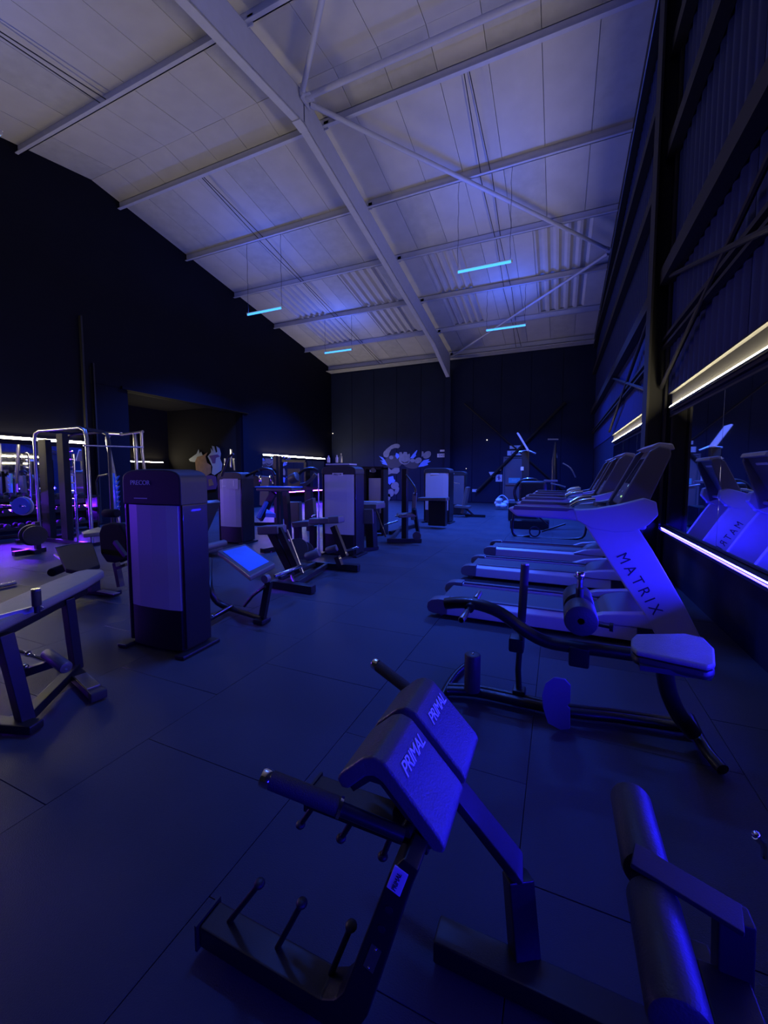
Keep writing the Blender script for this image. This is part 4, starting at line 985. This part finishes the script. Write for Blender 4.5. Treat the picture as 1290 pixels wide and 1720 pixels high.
part('figure', B().ball(p + V(0, -.002, .1), .04, (1, .1, 1)).box(p + V(0, -.002, -.02), (.07, .006, .16)).beam(p + V(-.1, -.002, .06), p + V(.1, -.002, -.02), .006, .03, (0, 0, 1)), MURP, fa)
hk = thing('hand_dryer', 'pale wall-mounted dispenser on the back wall, left of the notices', 'dispenser', at(828, 797, Y=YB - .1))
p = at(828, 797, Y=YB - .1)
part('body', B().prism([p + V(-.22, 0, .13), p + V(.10, 0, .13), p + V(.08, 0, -.08), p + V(.03, 0, -.15), p + V(-.08, 0, -.13)], (0, .1, 0), bev=.02), SIGN, hk)
sign(798, 824, .30, .14, SIGN, 'low pale sign on the back wall beneath the slanting brace', None, None, Y=YB - .04)
for (x, y, nm) in ((818, 739, 'tiny bright status light high on the dark back wall, right of the column'), (783, 787, 'tiny dim light on the back wall left of the slanting brace'), (559, 728, 'tiny light by the top of the left back corner')):
    one('status_light', B().ball(at(x, y, Y=YB - .06), .03 if y < 750 else .018, n=8), SPOT_M, nm, 'light', at(x, y, Y=YB - .06))
# pale crumpled bag on the floor
bg = thing('gym_bag', 'crumpled pale blue bag on the floor near the back wall', 'bag', at(843, 856, z=0))
p = at(843, 856, z=0)
b = B()
for k in range(9): b.ball(p + V(R_.uniform(-.2, .2), R_.uniform(-.1, .1), R_.uniform(.16, .42)), R_.uniform(.10, .17), (1, .8, .7), 8)
part('body', b, BAG, bg)
part('strap', B().tube([p + V(-.22, 0, .1), p + V(-.25, 0, .4), p + V(0, 0, .62), p + V(.25, 0, .4), p + V(.26, 0, .05)], .02, 6, sub=3), BAG, bg)

# mural of a generic flexing winged strongman, flat on the back wall
mu = thing('wall_mural', 'grey mural of flexing muscular arms with blue feathers on the back wall', 'mural', (-8, YB - .03, 1))
cnt = [0]
def mp(pts, m, name, lay=0, par=None):
    cnt[0] += 1
    P_ = [at(620 + x * .12403, 730 + y * .12403, Y=YB - .03 - lay * .008) for x, y in pts]
    return part(name, B().prism(P_, (0, -.006, 0)), m, par or mu)
def ell(cx, cy, rx, ry, ang=0, n=18):
    a = rad(ang); return [(cx + rx * math.cos(t) * math.cos(a) - ry * math.sin(t) * math.sin(a), cy + rx * math.cos(t) * math.sin(a) + ry * math.sin(t) * math.cos(a)) for t in [2 * math.pi * k / n for k in range(n)]]
mp([(190, 260), (230, 200), (300, 145), (350, 125), (400, 130), (418, 165), (395, 185), (350, 180), (300, 200), (270, 260), (260, 300), (200, 300)], MURG, 'painted_forearm')
for e_ in (ell(375, 150, 42, 26), ell(300, 310, 28, 26), ell(232, 262, 40, 48)): mp(e_, MURG, 'painted_muscle', 1)
mp(ell(330, 370, 120, 90), MURD, 'painted_torso', 0)
mp(ell(570, 400, 110, 60, 10), MURD, 'painted_torso', 0)
mp(ell(480, 335, 78, 70), MURG, 'painted_head', 1)
mp([(405, 290), (410, 240), (440, 235), (455, 270), (470, 235), (510, 235), (520, 270), (550, 255), (555, 300), (520, 330), (430, 330)], MURG, 'painted_hair', 2)
mp([(425, 350), (480, 375), (545, 350), (520, 388), (460, 390)], MURD, 'painted_beard', 2)
mp([(555, 320), (590, 270), (645, 210), (655, 215), (630, 275), (640, 285), (600, 322)], MURB, 'painted_feather', 1)
mp([(355, 290), (365, 245), (400, 262), (410, 300), (380, 330)], MURB, 'painted_feather', 1)
mp([(135, 290), (185, 310), (215, 345), (250, 415), (185, 400), (165, 375), (200, 385), (148, 350), (190, 352)], MURB, 'painted_feather', 1)
mp([(665, 440), (700, 385), (740, 345), (820, 330), (800, 352), (838, 362), (790, 388), (800, 410), (740, 430)], MURB, 'painted_feather', 1)
mp(ell(588, 350, 32, 26), MURG, 'painted_muscle', 1)
mp(ell(665, 350, 50, 38, -25), MURG, 'painted_muscle', 2)
mp(ell(785, 275, 62, 44, -40), MURG, 'painted_hand', 1)
mp([(710, 300), (715, 225), (735, 230), (742, 290)], MURG, 'painted_thumb', 2)
mp([(200, 500), (215, 450), (260, 445), (300, 480), (350, 450), (410, 450), (415, 500), (380, 530), (300, 525), (250, 550), (205, 550)], MURG, 'painted_chest', 1)
mp([(200, 590), (260, 575), (325, 560), (335, 600), (355, 620), (340, 650), (300, 655), (280, 680), (255, 655), (215, 665)], MURB, 'painted_feather', 1)
mp(ell(350, 690, 55, 48, -30), MURG, 'painted_thigh', 1)
mp(ell(375, 760, 26, 55, 25), MURG, 'painted_thigh', 1)
mp(ell(290, 790, 48, 55, 15), MURG, 'painted_calf', 2)
mp(ell(265, 850, 24, 50, 5), MURG, 'painted_calf', 2)
mp([(270, 895), (350, 895), (350, 910), (280, 910)], MURG, 'painted_foot', 1)

# second painting, on the inner room's wall: tan and blue abstract figure
m_w = thing('wall_mural', 'tan and pale blue mural on the inner wall seen through the doorway', 'mural', (-14.8, 13.64, 1))
def mq(pts, m, name, lay=0):
    P_ = [at(300 + x * .11628, 740 + y * .11628, Y=13.62 - lay * .006) for x, y in pts]
    return part(name, B().prism(P_, (0, -.005, 0)), m, m_w)
mq([(150, 270), (225, 215), (260, 190), (290, 125), (305, 190), (325, 160), (345, 205), (380, 260), (400, 330), (330, 300), (220, 310), (165, 300)], SIGN, 'painted_crest')
mq([(240, 300), (270, 235), (350, 215), (420, 170), (390, 230), (410, 320), (470, 360), (470, 470), (400, 510), (300, 510), (250, 420)], MURT, 'painted_shape', 1)
mq([(420, 230), (470, 170), (465, 110), (500, 160), (480, 75), (515, 85), (540, 180), (560, 160), (545, 80), (590, 110), (612, 190), (600, 260), (630, 340), (620, 430), (520, 500), (480, 480), (490, 380), (470, 330)], SIGN, 'painted_flame', 1)
mq([(440, 220), (560, 200), (600, 230), (540, 250), (530, 330), (490, 330), (470, 270)], MURP, 'painted_shade', 2)
mq([(200, 560), (300, 510), (480, 500), (540, 520), (560, 640), (540, 700), (300, 730), (230, 760)], MURP, 'painted_shape', 1)
mq([(320, 560), (410, 550), (400, 640), (340, 640)], MURT, 'painted_shape', 2)
mq([(430, 560), (480, 555), (510, 640), (440, 660)], MURT, 'painted_shape', 2)
mq([(215, 600), (290, 590), (300, 780), (225, 770)], SIGN, 'painted_shape', 2)

# ================================================================ FAR RIGHT: climber, bikes
st = thing('stair_climber', 'tall cardio machine with slanted pale display in front of the back exit door', 'cardio machine', (-1.0, 14, 0))
part('mast', B().beam(at(883, 845, Y=14), at(883, 758, Y=14), .22, .24, (0, 1, 0), bev=.02), PCM, st)
part('display', B().beam(at(888, 758, Y=13.9), at(870, 728, Y=13.9), .05, .5, (0, 1, 0), bev=.01), GRY, st)
part('handlebar', B().tube([at(872, 759, Y=14.2), at(888, 757, Y=14.2), at(900, 762, Y=14.2)], .03, 8), CHRD, st)
part('label_card', B().box(at(877, 787, Y=13.86), (.09, .006, .12)), WHT, st)
part('base', B().box((at(880, 850, Y=14).x, 14, .3), (.9, 1.0, .6), bev=.05), PC, st)
part('step', B().box(at(868, 842, Y=14.0), (.5, .3, .1), bev=.02), GRYD, st)
el = thing('elliptical_trainer', 'dim cardio machine with pointed blue-grey mast, between the stair climber and the mirrors', 'cardio machine', (-.1, 16.5, 0))
part('mast', B().tube([at(931, 845, Y=16), at(931, 775, Y=16), at(933, 742, Y=16)], [.12, .09, .03], 10), PC, el)
part('fairing', B().prism([at(x, y, Y=16.6) for x, y in ((929, 768), (933, 745), (936, 768), (933, 775))], (0, .05, 0)), GRY, el)
part('top_bar', B().beam(at(920, 738, Y=16), at(938, 738, Y=16), .05, .05), GRYD, el)
part('base', B().box((at(930, 842, Y=16).x, 16, .2), (1.2, .6, .4), bev=.05), PC, el)
part('moving_arm', B().tube([at(945, 778, Y=15.5), at(958, 786, Y=15.5), at(967, 802, Y=15.5)], .025, 8, sub=3), CHRD, el)
bk = thing('spin_bike', 'black exercise bike with round flywheel under the nearest treadmill handrail', 'exercise bike', at(905, 905, z=0))
YB_ = at(905, 903, z=0).y
def bp(x, y, Y=None): return at(x, y, Y=Y or YB_)
part('flywheel', B().disc(bp(898, 893), (.25, -1, 0), .13, .03, 28, hole=.10), PCM, bk)
part('rear_loop', B().tube([bp(x, y) for x, y in ((864, 862), (860, 885), (863, 898), (872, 902), (890, 900))], .03, 8, sub=3), PC, bk)
part('frame', B().tube([bp(910, 893), bp(950, 880)], .02, 8).tube([bp(904, 867), bp(920, 882)], .02, 8).tube([bp(985, 870), bp(983, 895), bp(970, 905), bp(915, 905)], .025, 8, sub=3).tube([bp(865, 901), bp(888, 901)], .022, 8), PC, bk)
part('crank', B().beam(bp(908, 893), bp(945, 882), .02, .03, (0, 1, 0)), CHRD, bk)
part('seat', B().box(bp(885, 858), (.3, .2, .08), bev=.03), VIN, bk)
part('handlebar', B().tube([bp(925, 812, 12), bp(940, 815, 12), bp(950, 818, 12)], .02, 8), CHRD, bk)
b2 = thing('rowing_bike', 'dark exercise bike with curved rear hoop, standing just behind the treadmill row', 'exercise bike', at(870, 880, z=0))
y2 = 11.8
part('rear_hoop', B().tube([at(x, y, Y=y2) for x, y in ((868, 842), (864, 828), (868, 815), (880, 806), (900, 806), (905, 815))], .04, 8, sub=3), PC, b2)
part('body', B().box(at(895, 832, Y=y2), (.7, .4, .8), bev=.1), PC, b2)
part('console', B().box(at(925, 808, Y=y2), (.35, .1, .06), bev=.01), GRYD, b2)
part('base', B().box((at(890, 866, Y=y2).x, y2, .12), (1.0, .5, .24), bev=.02), PC, b2)
print('tiles', ntile)
